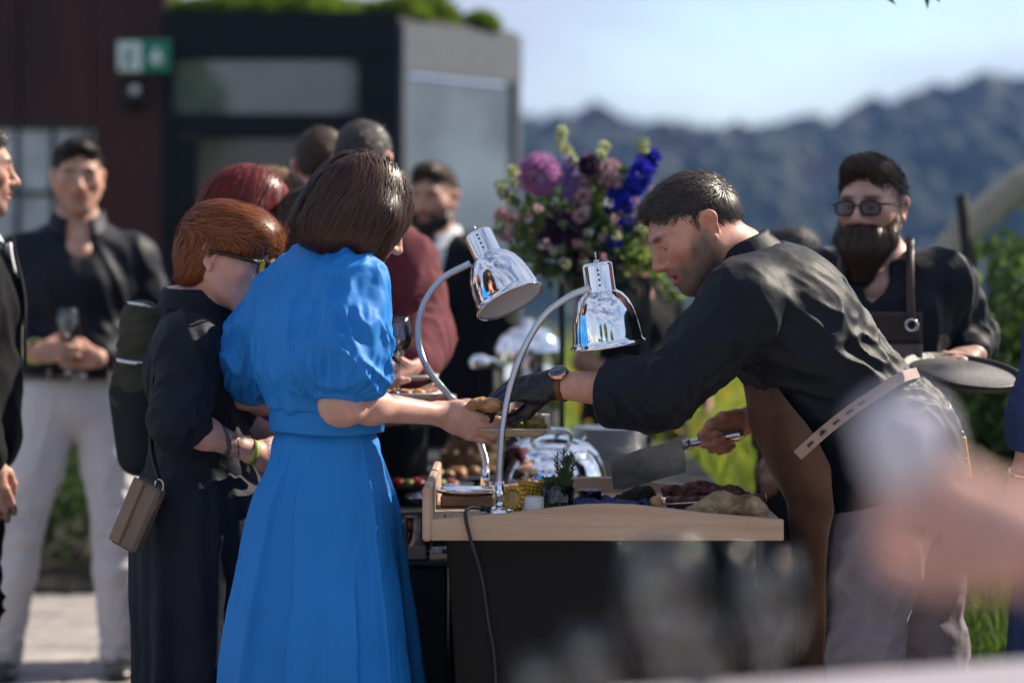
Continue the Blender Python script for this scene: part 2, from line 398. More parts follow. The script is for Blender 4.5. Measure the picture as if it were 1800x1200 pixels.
def head_field(neck_local, face=1., jaw=1., chest=None, open_mouth=0., neck_r=.058):
    f = Field()
    f.ell((0, -.014, .028), (.075, .098, .088))
    f.ell((0, .030, -.030), (.060, .062, .082), k=.04)
    for s in (-1, 1):
        f.cone((s * .056, -.002, -.048), (s * .020, .066, -.096), .017 * jaw, .014 * jaw, k=.035)
        f.ell((s * .046, .058, -.014), (.018, .024, .018), k=.03)
    f.ell((0, .070, -.100), (.022 * jaw, .019, .017), k=.03)
    f.cone((-.034, .078, .024), (.034, .078, .024), .013, k=.03)
    nb = np.asarray(neck_local, float)
    f.cone((0, -.022, -.045), nb, neck_r * .93, neck_r * 1.08, k=.03)
    if face:
        for s in (-1, 1): f.ell((s * .032, .1, .004), (.019, .022, .012), k=.018, op='sub')
        for s in (-1, 1):
            f.ell((s * .031, .0745, .003), (.0155, .0135, .0125), k=.005)
            f.cone((s * .017, .0855, .012), (s * .045, .079, .010), .0042, .0035, k=.008)      # upper lid
        f.cone((0, .090, .010), (0, .1135, -.026), .0085, .0105, k=.014)
        f.ell((0, .113, -.030), (.0115, .010, .0095), k=.01)
        for s in (-1, 1):
            f.ell((s * .0125, .102, -.033), (.0085, .0095, .0075), k=.008)
            f.ell((s * .0065, .104, -.0415), (.004, .006, .004), k=.004, op='sub')
        f.ell((0, .083, -.055), (.028, .016, .020), k=.02)
        o = open_mouth
        f.cone((-.022, .083, -.0575), (0, .0965, -.0545), .0052, .0062, k=.007); f.cone((.022, .083, -.0575), (0, .0965, -.0545), .0052, .0062, k=.007)
        f.cone((-.019, .083, -.066 - o), (0, .094, -.0685 - o), .0058, .007, k=.008); f.cone((.019, .083, -.066 - o), (0, .094, -.0685 - o), .0058, .007, k=.008)
        f.ell((0, .094, -.0615 - o / 2), (.023, .012, .0016 + o * .55), k=.003, op='sub')
    for s in (-1, 1):
        A = frame((s * .35, -1, 0), (0, .22, 1)); c = np.array((s * .078, -.014, -.004))
        f.ell(c, (.006, .017, .031), A, k=.006)
        f.ell(c + A @ np.array((0, .004, .012)), (.0085, .0205, .0195), A, k=.004)
        f.ell(c + np.array((s * .008, .004, .004)), (.007, .0095, .017), A, k=.004, op='sub')
        f.ell(c + np.array((s * .002, .007, -.028)), (.006, .008, .009), A, k=.005)
    if chest is not None:
        for a, b, ra, rb in chest: f.cone(a, b, ra, rb, k=.05)
    return f
def make_head(pos, M, s, neck, parent_list, stub=0., lips=1., chest=(), vox=.003, face=1., jaw=1., open_mouth=0., flush=.5, neck_r=.058, beard_line=-.02):
    """returns skin vertices, faces and attributes in world space"""
    loc = lambda p: (np.asarray(p) - pos) @ M / s
    f = head_field(loc(neck), face, jaw, [(loc(a), loc(b), ra / s, rb / s) for a, b, ra, rb in chest], open_mouth, neck_r)
    V, F = f.mesh(vox / s)
    x, y, z = V.T; ax = np.abs(x); d = lambda c, r: np.exp(-(((V - np.array(c)) / np.array(r)) ** 2).sum(1))
    m = V.copy(); m[:, 0] = ax; dm = lambda c, r: np.exp(-(((m - np.array(c)) / np.array(r)) ** 2).sum(1))
    o = open_mouth
    lip = np.clip(2.2 * dm((0, .094, -.061 - o / 2), (.021, .016, .0085 + o * .5)), 0, 1) * lips * (y > .07)
    nz = .012 * noise(V * 55)
    st = smooth(.020, -.040, z - .55 * np.clip(.052 - y, -.05, .03) + .030 * smooth(.03, .06, y) * smooth(.02, .05, ax) + nz) * smooth(-.020, .015, y) * smooth(-.150, -.128, z)
    st = st * smooth(.010, -.045, z - .35 * (.045 - y) + nz) * (1 - lip) * (1 - .95 * smooth(.016, .010, ax) * smooth(-.046, -.040, z))
    st = np.clip(st * (.85 + .35 * noise(V * 230)), 0, 1) * stub
    brow = np.clip(1.8 * dm((.031, .088, .0245 ), (.021, .02, .0058)), 0, 1) * .9 * face
    fl = np.clip(dm((.05, .06, -.028), (.022, .04, .022)) * .8 + d((0, .115, -.03), (.018, .02, .016)) + dm((.08, -.015, 0), (.02, .03, .04)), 0, 1) * flush
    return pos + (V * s) @ M.T, F, {'lips': lip, 'stubble': st, 'brow': brow, 'flush': fl}
def hand_field(f, wrist, fdir, dorsal, thumb_sign, curl=(.4, .5, .35), spread=.06, thumb=None, s=1., curls=None, fat=1.):
    """five fingers on a palm; curl = bend at the three joints; thumb = three (along, side, dorsal) points"""
    x = nrm(fdir); z = nrm(np.asarray(dorsal, float) - x * (np.asarray(dorsal) @ x)); y = thumb_sign * np.cross(z, x); M = np.stack([x, y, z], 1); w = np.asarray(wrist, float)
    T = lambda *p: w + (M @ np.array(p, float)) * s
    f.econe(T(-.012, 0, 0), T(.035, .002, 0), y, (.027 * s * fat, .0195 * s * fat), (.036 * s * fat, .0165 * s * fat), k=.02)
    f.econe(T(.03, .002, 0), T(.082, -.002, 0), y, (.037 * s * fat, .0155 * s * fat), (.039 * s * fat, .0125 * s * fat), k=.015)
    f.ell(T(.032, .022, -.010), (.028 * s, .018 * s, .016 * s), M, k=.015)
    base = ((.088, .0275), (.094, .0085), (.089, -.0115), (.079, -.029)); ln = ((.044, .026, .021), (.049, .030, .022), (.045, .028, .022), (.035, .021, .019)); rr = (.0094, .0097, .0092, .0080)
    tips = []
    for i in range(4):
        c = (curls[i] if curls else curl); a = 0; sp = spread * (1.5 - i) ; p = np.array((base[i][0], base[i][1], .002)); pts = [p.copy()]; rad = [rr[i] * 1.12 * s * fat]
        for j in range(3):
            a += c[j]; d = np.array((math.cos(a) * math.cos(sp), math.sin(sp) * math.cos(a), -math.sin(a))); p = p + d * ln[i][j]; pts.append(p.copy()); rad.append(rr[i] * (1.0, .9, .78)[j] * s * fat)
        f.chain([T(*q) for q in pts], rad, k=.006 * s); tips.append(T(*pts[-1]))
    th = thumb or ((.018, .026, -.010), (.050, .048, -.022), (.080, .052, -.030), (.104, .048, -.034))
    f.chain([T(*q) for q in th], [.0155 * s * fat, .0135 * s * fat, .0110 * s * fat, .0088 * s * fat], k=.008 * s)
    return M, tips
def ribbons(paths, nor, width, rnd):
    """paths (n, k, 3) -> thin tapering strips"""
    n, k, _ = paths.shape; T = np.gradient(paths, axis=1); side = np.cross(T, nor); side /= np.linalg.norm(side, axis=2)[:, :, None] + 1e-9
    w = (np.linspace(1, .25, k)[None, :, None] * np.asarray(width).reshape(-1, 1, 1))
    A = paths - side * w; B = paths + side * w; V = np.stack([A, B], 2).reshape(-1, 3); i = np.arange(n)[:, None] * k * 2 + np.arange(k - 1)[None] * 2; i = i.ravel()
    return V, np.stack([i, i + 1, i + 3, i + 2], 1), np.repeat(rnd, k * 2)
def grow(G, roots, comb, steps, step, off=(0., .004), lift=0., wob=.25, width=.0006, length=(.6, 1.), clump=.35, loose=.0, droop=0.):
    """strands that run over the mass G along the comb field"""
    n = len(roots); p = roots.copy(); o = RNG.uniform(*off, n); ln = RNG.uniform(*length, n) * step; out = [p.copy()]; nn = [grad(G, p)]
    ph = RNG.normal(size=(n, 3)) * wob; lo = RNG.random(n) < loose
    for i in range(steps):
        g = grad(G, p); d = comb(p, g) + ph * (.5 + .5 * i / steps) + clump * np.stack([noise(p * 45 + 3), noise(p * 45 + 13), noise(p * 45 + 23)], 1)
        d = d - g * (d * g).sum(1)[:, None]; d = d / (np.linalg.norm(d, axis=1)[:, None] + 1e-9)
        d = d + g * (lift * (1 + 2.5 * lo))[:, None] if np.ndim(lift) == 0 else d + g * lift[:, None]
        d[:, 2] -= droop * i / steps
        p = p + d * ln[:, None]; e = sample(G, p)
        pull = np.where(lo, .15, .85) if lift == 0 else np.where(e < 0, 1., 0.)
        p = p - grad(G, p) * (np.where(e > .3, 0, np.clip(e - o, -.012, .012)) * pull)[:, None]; out.append(p.copy()); nn.append(g)
    return ribbons(np.stack(out, 1), np.stack(nn, 1), RNG.uniform(.7, 1.3, n) * width, RNG.random(n))
def pick(V, F, n, keep=None):
    """n places spread over a surface"""
    a = np.linalg.norm(np.cross(V[F[:, 2]] - V[F[:, 0]], V[F[:, 3]] - V[F[:, 1]]), axis=1)
    if keep is not None: a = a * keep(V[F].mean(1))
    i = RNG.choice(len(F), n, p=a / a.sum()); w = RNG.dirichlet(np.ones(4), n); return (V[F[i]] * w[:, :, None]).sum(1)
def make_hair(parent, style, pos, M, s, hm, count=2500, vox=.005, name='hair', fly=None):
    """hair mass in the head's own frame plus strands combed over it"""
    f = Field(); W3 = lambda v: pos + (np.asarray(v) * s) @ M.T
    if style in ('short', 'quiff', 'crop', 'fade'):
        th = {'short': .004, 'quiff': .006, 'crop': .003, 'fade': .003}[style]
        f.ell((0, -.016, .029), (.0755 + th, .0985 + th, .089 + th))
        if style != 'crop': f.ell((0, .018, .072), (.056, .074, .036 + th), k=.03)
        if style == 'quiff': f.ell((0, .052, .098), (.052, .045, .030), k=.03)
        f.ell((0, .142, .002), (.094, .092, .097), k=.010, op='sub')
        for sx in (-1, 1):
            f.ell((sx * .083, .058, .002), (.032, .044, .048) if style != 'quiff' else (.026, .036, .040), k=.010, op='sub')
            f.ell((sx * .088, -.014, -.008), (.026, .026, .034), k=.006, op='sub')
        f.half((0, -.02, -.030), (0, .55, -1), k=.012)
        comb = lambda p, g: np.tile(M @ np.array((.10, .75, .15)), (len(p), 1)) * smooth(-.02, .08, ((p - pos) @ M)[:, 2])[:, None] + np.tile(M @ np.array((0, -.35, -1)), (len(p), 1)) * smooth(.07, -.0, ((p - pos) @ M)[:, 2])[:, None]
        st = dict(steps=4, step=(.0075 if style == 'quiff' else .0052) * s, lift=.26, off=(-.002, .003), width=.0009, wob=.42)
    elif style == 'bob':
        f.ell((0, -.018, .030), (.092, .112, .100)); f.ell((0, -.022, -.035), (.103, .104, .085), k=.06)
        f.ell((0, -.055, -.080), (.082, .062, .052), k=.05)
        for sx in (-1, 1): f.cone((sx * .085, .020, .0), (sx * .083, .052, -.095), .032, .020, k=.04)
        f.ell((0, .135, -.045), (.060, .085, .100), k=.02, op='sub'); f.half((0, .0, -.128), (0, .10, -1), k=.02)
        comb = lambda p, g: np.tile(M @ np.array((0, .10, -1.)), (len(p), 1)) + (M @ (np.array((1.3, .55, 0)) * np.sign(((p - pos) @ M)[:, :1] - .02)).T).T * smooth(.03, .12, ((p - pos) @ M)[:, 2])[:, None]
        st = dict(steps=11, step=.016 * s, off=(-.001, .010), width=.0011, wob=.2, loose=.10, clump=.6)
    elif style == 'pixie':
        f.ell((0, -.019, .031), (.085, .108, .094)); f.ell((0, .045, .073), (.075, .062, .042), k=.05); f.ell((0, .078, .052), (.060, .034, .026), k=.03)
        f.ell((0, -.062, -.042), (.058, .040, .052), k=.05)
        f.ell((0, .150, -.052), (.095, .112, .104), k=.014, op='sub')
        for sx in (-1, 1): f.ell((sx * .092, .030, -.035), (.044, .062, .058), k=.012, op='sub')
        f.half((0, -.06, -.085), (0, .35, -1), k=.03)
        comb = lambda p, g: (lambda z: np.tile(M @ np.array((0, .9, .25)), (len(p), 1)) * smooth(.0, .08, z)[:, None] + np.tile(M @ np.array((0, -.25, -1)), (len(p), 1)) * smooth(.07, -.0, z)[:, None])(((p - pos) @ M)[:, 2])
        st = dict(steps=8, step=.012 * s, off=(-.001, .010), width=.0010, wob=.28, loose=.16, clump=.6)
    else:   # long
        f.ell((0, -.018, .030), (.090, .112, .100)); f.cone((0, -.05, -.02), (0, -.07, -.20), .088, .070, k=.06)
        for sx in (-1, 1): f.cone((sx * .072, -.01, -.02), (sx * .078, -.02, -.20), .036, .026, k=.05)
        f.ell((0, .135, -.040), (.062, .090, .105), k=.02, op='sub'); f.half((0, 0, -.235), (0, 0, -1), k=.03)
        comb = lambda p, g: np.tile(M @ np.array((0, -.15, -1.)), (len(p), 1)) + (M @ (np.array((1.2, 0, 0)) * np.sign(((p - pos) @ M)[:, :1])).T).T * smooth(.03, .12, ((p - pos) @ M)[:, 2])[:, None]
        st = dict(steps=12, step=.018 * s, off=(-.001, .005), width=.0012, wob=.12)
    V, F = f.mesh(vox / s)
    if style in ('short', 'quiff', 'crop', 'fade'):                  # thin out towards the hairline
        ed = lambda c, r: (lambda q: (np.linalg.norm(q, axis=1) - 1) * min(r))((V - np.array(c)) / np.array(r))
        m = V.copy(); dc = ed((0, .142, .002), (.094, .092, .097))
        for sx in (-1, 1): dc = np.minimum(dc, np.minimum(ed((sx * .083, .058, .002), (.032, .044, .048)), ed((sx * .088, -.014, -.008), (.026, .026, .034))))
        dc = np.minimum(dc, -(V - np.array((0, -.02, -.030))) @ np.array((0, .55, -1)) / 1.14)
        q = V - np.array((0, -.014, .028)); rr = np.linalg.norm(q / np.array((.075, .098, .088)), axis=1); V = V - q * ((1 - 1 / np.maximum(rr, 1)) * (1 - smooth(.0, .028, dc)) * .96)[:, None]
    V = W3(V)
    N = vnormals(V, F); lump = {'quiff': .011, 'short': .0035, 'pixie': .005, 'bob': .0055}.get(style, .0025); V = V + N * ((.004 if style in ('bob', 'pixie', 'long') else .0022) * noise((V - pos) @ M * np.array((70, 30, 22))) + lump * noise((V - pos) @ M * np.array((38, 22, 30)) + 4))[:, None]
    o = obj(name, V, F, hm[1], parent)
    f2 = Field(); f2.ops = f.ops; D, lo, vx = f2.grid(.006)
    # grid in head frame; work there
    r = pick((V - pos) @ M / s, F, count)
    cl = lambda p, g: comb(pos + (p * s) @ M.T, g) @ M
    st['step'] = st['step'] / s
    rv, rf, rr = grow((D * 1., lo, vx), r, cl, **st)
    if fly is None: fly = count // 9
    if fly:
        k = st.copy(); k.update(lift=0, loose=1., wob=.5, width=.00045, off=(.006, .022), steps=9, step=.014)
        v2, f3, r3 = grow((D * 1., lo, vx), pick((V - pos) @ M / s, F, fly), cl, **k); rf = np.concatenate([rf, f3 + len(rv)]); rv = np.concatenate([rv, v2]); rr = np.concatenate([rr, r3])
    obj('strands', W3(rv), rf, hm[0], o, attr={'rnd': rr})
    return o
def garment(name, f, vox, m, parent, fold=(), relax_it=1, attr=None, fine=.0018):
    """cloth from a field; fold = (centre, radius, axis, spacing, length, depth)"""
    V, F = f.mesh(vox); V = relax(V, F, relax_it)
    N = vnormals(V, F); d = fine * fbm(V * 22, 3)
    for i, (c, r, ax, wl, al, amp) in enumerate(fold):
        w = np.exp(-(((V - np.asarray(c)) / r) ** 2).sum(1)) if c is not None else 1.
        d = d + w * amp * folds(V, ax, wl, al, seed=i + 1)
    V = V + N * d[:, None]; V = relax(V, F, 1, .35)
    return obj(name, V, F, m, parent, attr=attr(V) if attr else None)
def stand(x, y, face, h, female=False, arms=None, lean=0., legs=None):
    """joints of a standing figure; face = heading in degrees, 0 looks away from the camera (+Y), 90 looks to +X"""
    k = h / 1.75; a = -R(face); c, s = math.cos(a), math.sin(a); sh = .155 if female else .182; hp = .095 if female else .09
    def T(r, f, u): return np.array((x + k * (r * c - f * s), y + k * (r * s + f * c), k * u))
    J = dict(k=k, pelvis=T(0, 0, .94), waist=T(0, .005 + lean * .3, 1.10), chest=T(0, .01 + lean * .7, 1.28), neck=T(0, -.015 + lean, 1.475), head=T(0, .025 + lean * 1.2, 1.635),
             rs=T(sh, lean - .01, 1.372), ls=T(-sh, lean - .01, 1.372), rh=T(hp, 0, .90), lh=T(-hp, 0, .90), rk=T(hp + .01, .02, .50), lk=T(-hp - .01, .02, .50), ra=T(hp + .02, -.02, .09), la=T(-hp - .02, -.02, .09),
             right=np.array((c, s, 0)), fwd=np.array((-s, c, 0)), T=T)
    A = arms or {}
    J['re'] = T(*A.get('re', (sh + .05, -.03, 1.13))); J['le'] = T(*A.get('le', (-sh - .05, -.03, 1.13)))
    J['rw'] = T(*A.get('rw', (sh + .06, .05, .88))); J['lw'] = T(*A.get('lw', (-sh - .06, .05, .88)))
    for kk, v in (legs or {}).items(): J[kk] = T(*v)
    return J
def torso(f, J, e=0., female=False, belly=0.):
    u = J['right']; k = J['k']; g = (lambda a, b: ((a + e) * k, (b + e) * k))
    if female:
        f.econe(J['pelvis'], J['waist'], u, g(.170, .115), g(.125, .09)); f.econe(J['waist'], J['chest'], u, g(.122, .09), g(.150, .105)); f.econe(J['chest'], vlerp(J['chest'], J['neck'], .62), u, g(.150, .105), g(.130, .075))
    else:
        f.econe(J['pelvis'], J['waist'], u, g(.160, .115), g(.150 + belly * .4, .108 + belly)); f.econe(J['waist'], J['chest'], u, g(.150 + belly * .4, .108 + belly), g(.172, .118 + belly * .3)); f.econe(J['chest'], vlerp(J['chest'], J['neck'], .62), u, g(.172, .118), g(.150, .08))
    f.cone(J['rs'], J['ls'], (.044 + e * .8) * k, k=.06); [f.cone(vlerp(J[q], J['neck'], .1) - (0, 0, .01 * k), J['neck'] - (0, 0, .03 * k), (.034 + e * .8) * k, (.046 + e * .6) * k, k=.06) for q in ('rs', 'ls')]
def armf(f, S, E, Wp, k, e=0., t0=0., t1=1., kk=.03, fem=False):
    """upper arm and forearm between the fractions t0..t1 of the whole arm"""
    q = .86 if fem else 1.; pts = [(0, S), (.25, vlerp(S, E, .5)), (.5, E), (.65, vlerp(E, Wp, .3)), (1., Wp)]; r = [.056, .050, .041, .042, .027]
    ts = np.array([p[0] for p in pts]); Q = np.array([p[1] for p in pts]); at = lambda t: np.array([np.interp(t, ts, Q[:, i]) for i in range(3)])
    cuts = [t0] + [t for t in ts if t0 < t < t1] + [t1]
    for a, b in zip(cuts[:-1], cuts[1:]): f.cone(at(a), at(b), (np.interp(a, ts, r) * q + e) * k, (np.interp(b, ts, r) * q + e) * k, k=kk)
    return at
def legf(f, H, K, A, k, e=0., kk=.03):
    f.cone(H, vlerp(H, K, .5), (.088 + e) * k, (.074 + e) * k, k=kk); f.cone(vlerp(H, K, .5), K, (.074 + e) * k, (.057 + e) * k, k=kk); f.cone(K, vlerp(K, A, .35), (.055 + e) * k, (.056 + e) * k, k=kk); f.cone(vlerp(K, A, .35), A, (.056 + e) * k, (.040 + e) * k, k=kk)
def body_core(J, female=False, legs=True):
    """the clothed trunk and legs, kept inside the clothes"""
    f = Field(); torso(f, J, -.022, female)
    if legs:
        for h, kn, a in (('rh', 'rk', 'ra'), ('lh', 'lk', 'la')): legf(f, J[h], J[kn], J[a], J['k'], -.018)
    return f.mesh(.016)
def join_body(parent, pieces, m):
    keys = ('lips', 'stubble', 'brow', 'flush', 'tattoo'); V, F, A, n = [], [], {k: [] for k in keys}, 0
    for p in pieces:
        V.append(p[0]); F.append(p[1] + n); n += len(p[0])
        for k in keys: A[k].append(p[2][k] if len(p) > 2 and k in p[2] else np.zeros(len(p[0])))
    return obj('body', np.concatenate(V), np.concatenate(F), m, parent, attr={k: np.concatenate(v) for k, v in A.items()})
def eyes(parent, pos, M, s, iris=(.10, .13, .10)):
    me, mi = MATS['eye_white'], mat('iris', iris, rough=.1, vary=.0)
    for sx in (-1, 1):
        c = np.array((sx * .031, .0762, .0020)); V, F = lathe([(.0122 * math.sin(t) + 1e-5, -.0122 * math.cos(t)) for t in np.linspace(0, math.pi, 10)], seg=16)
        look = frame((0, 1, -.25), (0, 0, 1)); A = np.stack([look[:, 0], look[:, 2] * -1, look[:, 1]], 1)
        V = V @ A.T; idx = ((V @ look[:, 1])[F].mean(1) > .0104).astype(int)
        obj('eye', pos + ((V + c) * s) @ M.T, F, me, parent, mats=[me, mi], midx=idx)
def shoe(parent, A, fwd, k, m):
    f = Field(); a = np.array((A[0], A[1], 0)); f.ell(a + fwd * .10 * k + (0, 0, .035), (.047, .095, .036), frame(fwd, (0, 0, 1)), k=.02); f.ell(a - fwd * .015 + (0, 0, .045), (.04, .06, .045), frame(fwd, (0, 0, 1)), k=.03)
    f.cone(a + (0, 0, .05), a + (0, 0, .10), .044, .042, k=.03); f.half(a + (0, 0, .002), (0, 0, -1), k=.006)
    return obj('shoe', *f.mesh(.009), m, parent)
def collar(name, neck, M, r, h, m, parent, open_=.5, lean=.35, tip=.05):
    """a turned-down shirt collar: a band round the neck with its fall; M = right, forward, up of the neck"""
    def fn(u, v):
        a = -math.pi * 1.5 + open_ / 2 + u * (2 * math.pi - open_); front = smooth(.55, 1., np.abs(u - .5) * 2)
        hh = h * (1 - .25 * front); band = np.minimum(v / .4, 1); fall = np.clip((v - .4) / .6, 0, 1)
        rr = r + .002 * band + fall * (.016 + .012 * front); z = band * hh - fall * (hh * 1.02 + tip * front * .6) + .003
        p = np.stack([rr * np.cos(a), rr * np.sin(a) * 1.05 + lean * z * -.0, z - .022 * front * (1 - fall * .3)], 1); p[:, 1] += front * fall * .01
        return np.asarray(neck) + p @ M.T
    V, F = sheet(fn, 48, 12); return obj(name, *thicken(V, F, .0025), m, parent)
# ================================================================ the setting
m_ground = mat('meadow_soil', (.055, .075, .022), rough=.95, vary=.3, scale=2)
def ridge(x): return 18.5 + 6.5 * smooth(30, 95, x) + 1.6 * np.sin(x * .09 + 1) + 3.0 * noise(np.stack([x * .045, x * 0, x * 0 + 3], 1))
def height(x, y):
    z = -26 * smooth(20, 120, y); up = smooth(200, 420, y); z = z * (1 - up) + ridge(x) * up
    return z - 60 * smooth(460, 900, y) + 1.6 * noise(np.stack([x * .03, y * .03, x * 0], 1)) * smooth(30, 120, y)
ys = np.concatenate([np.linspace(-12, 20, 30), np.linspace(22, 200, 50), np.linspace(205, 470, 80), np.linspace(490, 1400, 20)]); xs = np.concatenate([np.linspace(-900, -160, 14), np.linspace(-150, 150, 90), np.linspace(160, 900, 14)])
gx, gy = np.meshgrid(xs, ys, indexing='ij'); V = np.stack([gx.ravel(), gy.ravel(), height(gx.ravel(), gy.ravel())], 1); i, j = np.meshgrid(np.arange(len(xs) - 1), np.arange(len(ys) - 1), indexing='ij'); i, j = i.ravel(), j.ravel(); n = len(ys)
tag(obj('terrain', V, np.stack([i * n + j, (i + 1) * n + j, (i + 1) * n + j + 1, i * n + j + 1], 1), m_ground), kind='structure')
# paving: slabs laid in courses on a bedding sheet
m_bed = mat('pale_gravel', (.42, .37, .33), rough=.95, vary=.2, scale=20)
bed = tag(obj('pavement', *box((-2.0, -.9, -.004), (9.0, 22.4, .016)), m_bed, smooth_=False), kind='structure')
m_slab = [mat('paving_slab_%d' % q, c, rough=.85, vary=.18, scale=7, bump=.3, bscale=70) for q, c in enumerate([(.33, .295, .28), (.29, .26, .25), (.37, .33, .31)])]
slabV, slabF = box((0, 0, 0), (.594, .294, .03), bev=.004); slab_me = []
for q in range(3):
    o = obj('paving_slab', slabV, slabF, m_slab[q], bed, smooth_=False); slab_me.append(o.data); COL.objects.unlink(o); bpy.data.objects.remove(o)
bedo = np.array(bed.location)
for iy in range(15):
    for ix in range(7):
        x, y = -3.3 + ix * .6 + (.3 if iy % 2 else 0), 5.95 + iy * .3
        if y > 10.2: continue
        o = bpy.data.objects.new('paving_slab', slab_me[random.randrange(3)]); o.location = (x, y, .004 + random.uniform(-.0015, .0015)); o.rotation_euler = (random.uniform(-.002, .002), random.uniform(-.002, .002), 0); link(o, bed)
# ---------------------------------------------------------------- corten building with lattice window
m_corten = mat('corten_steel', (.060, .014, .009), rough=.75, vary=.3, scale=3, col2=(.024, .006, .005), bump=.2, bscale=30, stretch=(1, 1, .3))
cb = thing('rust_building', 'rust-red steel clad building with a lattice window behind the guests', 'building', (-3.6, 14.4, 0))
obj('wall', *box((-3.75, 14.55, 2.2), (3.4, 1.0, 4.4)), mat('backing_steel', (.04, .012, .009), rough=.8), cb, smooth_=False)
for q in range(8):
    x = -5.4 + q * .425
    if -3.1 < x < -2.55:                                             # the bays with the window
        obj('panel', *box((x + .21, 14.035, 3.32), (.418, .03, 2.16), bev=.004), m_corten, cb, smooth_=False); obj('panel', *box((x + .21, 14.035, .73), (.418, .03, 1.46), bev=.004), m_corten, cb, smooth_=False)
    else: obj('panel', *box((x + .21, 14.035, 2.2), (.418, .03, 4.4), bev=.004), m_corten, cb, smooth_=False)
win = obj('window', *box((-2.86, 14.02, 1.85), (.88, .05, .78)), mat('pale_blind', (.55, .58, .62), rough=.35, vary=.2, scale=6), cb, smooth_=False)
for q in range(5): obj('glazing_bar', *box((-3.27 + q * .205, 13.99, 1.85), (.028, .03, .80)), MATS['black_metal'], win, smooth_=False)
for q in range(3): obj('glazing_bar', *box((-2.86, 13.985, 1.47 + q * .38), (.88, .022, .028)), MATS['black_metal'], win, smooth_=False)
# ---------------------------------------------------------------- glass pavilion with planted roof
m_dark = mat('dark_aluminium', (.005, .007, .010), rough=.55, spec=.2, vary=.1, scale=4); m_side = mat('grey_cladding', (.11, .125, .155), rough=.7, vary=.08)
m_pane = mat('tinted_glass', (.10, .13, .125), rough=.03, spec=1., vary=.3, scale=1.2, coat=1.); m_pane2 = mat('clear_pane', (.16, .20, .22), rough=.04, spec=1., vary=.35, scale=1.3, coat=1.)
pv = thing('glass_pavilion', 'dark framed glass pavilion with a planted green roof', 'building', (-1.3, 14.5, 0))
obj('frame', *box((-1.345, 14.06, 2.735), (1.37, .12, .21)), m_dark, pv, smooth_=False)
obj('frame', *box((-2.0, 14.06, 1.3125), (.06, .12, 2.625)), m_dark, pv, smooth_=False); obj('frame', *box((-.775, 14.06, 1.3125), (.23, .12, 2.625)), m_dark, pv, smooth_=False)
obj('frame', *box((-1.43, 14.06, 2.245), (1.08, .10, .13)), m_dark, pv, smooth_=False)
p = obj('transom_pane', *box((-1.42, 14.09, 2.46), (1.10, .02, .34)), m_pane, pv, smooth_=False)
obj('wall', *box((-1.36, 15.0, 1.35), (1.2, .1, 2.7)), mat('interior_wall', (.30, .25, .20), rough=.8), pv, smooth_=False)
d = obj('door', *box((-1.36, 14.10, 1.09), (.96, .02, 2.16)), mat('door_glass', (.12, .105, .085), rough=.06, spec=.8, vary=.3, scale=1.5), pv, smooth_=False)
obj('door_frame', *box((-1.905, 14.07, 1.09), (.14, .08, 2.17)), m_dark, d, smooth_=False); obj('door_frame', *box((-.92, 14.07, 1.09), (.06, .08, 2.17)), m_dark, d, smooth_=False); obj('handle', *tube([(-.97, 14.0, .9), (-.97, 14.0, 1.25)], .012, 8), MATS['steel'], d)
A2, B2 = np.array((-.655, 14.02, 0)), np.array((.03, 14.92, 0)); dr = nrm(B2 - A2); no = np.array((dr[1], -dr[0], 0)); Ms = np.stack([dr, -no, (0, 0, 1)], 1); Ls = np.linalg.norm(B2 - A2)
obj('cladding_band', *box((A2 + B2) / 2 + (0, 0, 2.70), (Ls, .08, .29), Ms), m_side, pv, smooth_=False)
for tt in (0.02, .97): obj('post', *box(A2 + dr * Ls * tt + (0, 0, 1.275), (.05, .08, 2.55), Ms), m_side, pv, smooth_=False)
obj('side_pane', *box((A2 + B2) / 2 + (0, 0, 2.10), (Ls * .94, .03, .86), Ms), m_pane2, pv, smooth_=False); obj('side_pane', *box((A2 + B2) / 2 + (0, 0, .82), (Ls * .94, .03, 1.64), Ms), mat('lower_pane', (.13, .18, .20), rough=.12, spec=.6, vary=.15, scale=1), pv, smooth_=False)
obj('transom', *box((A2 + B2) / 2 + (0, 0, 1.655), (Ls * .94, .06, .03), Ms), m_side, pv, smooth_=False)
V, F = prism([(-2.03, 0), (-.655, 0), (-.655, .06), (-2.03, .06)], .9, (0, 14.45, 2.842), np.eye(3)); rf = obj('roof', V, F, m_dark, pv, smooth_=False)
rp_ = [(-2.0, 14.05), (-.66, 14.05), (.02, 14.93), (-.3, 15.6), (-2.0, 15.6)]
obj('roof_deck', np.array([(x, y, z) for z in (2.85, 2.875) for x, y in rp_]), [[4, 3, 2, 1, 0], [5, 6, 7, 8, 9]] + [[q, (q + 1) % 5, 5 + (q + 1) % 5, 5 + q] for q in range(5)], mat('roof_gravel', (.16, .13, .12), rough=.9, vary=.3, scale=40), rf, smooth_=False)
def leafmesh(pts, dirs, ln, wd, bend=.3):
    """pointed leaves: six corners each"""
    n = len(pts); d = dirs / (np.linalg.norm(dirs, axis=1)[:, None] + 1e-9); s = np.cross(d, RNG.normal(size=(n, 3))); s /= np.linalg.norm(s, axis=1)[:, None] + 1e-9; up = np.cross(s, d); ln = np.broadcast_to(ln, n)[:, None]; wd = np.broadcast_to(wd, n)[:, None]
    a = pts; b = pts + d * ln * .45; c = pts + d * ln - up * ln * bend; V = np.stack([a, b - s * wd + up * wd * .3, c, b + s * wd + up * wd * .3], 1).reshape(-1, 3); i = np.arange(n) * 4
    return V, np.concatenate([np.stack([i, i + 1, i + 2, i + 3], 1)])
def leafmat(name, col, tr=.45, dark=.5): return mat(name, col, rough=.5, spec=.35, vary=.3, scale=9, col2=tuple(c * dark for c in col), transl=tr)
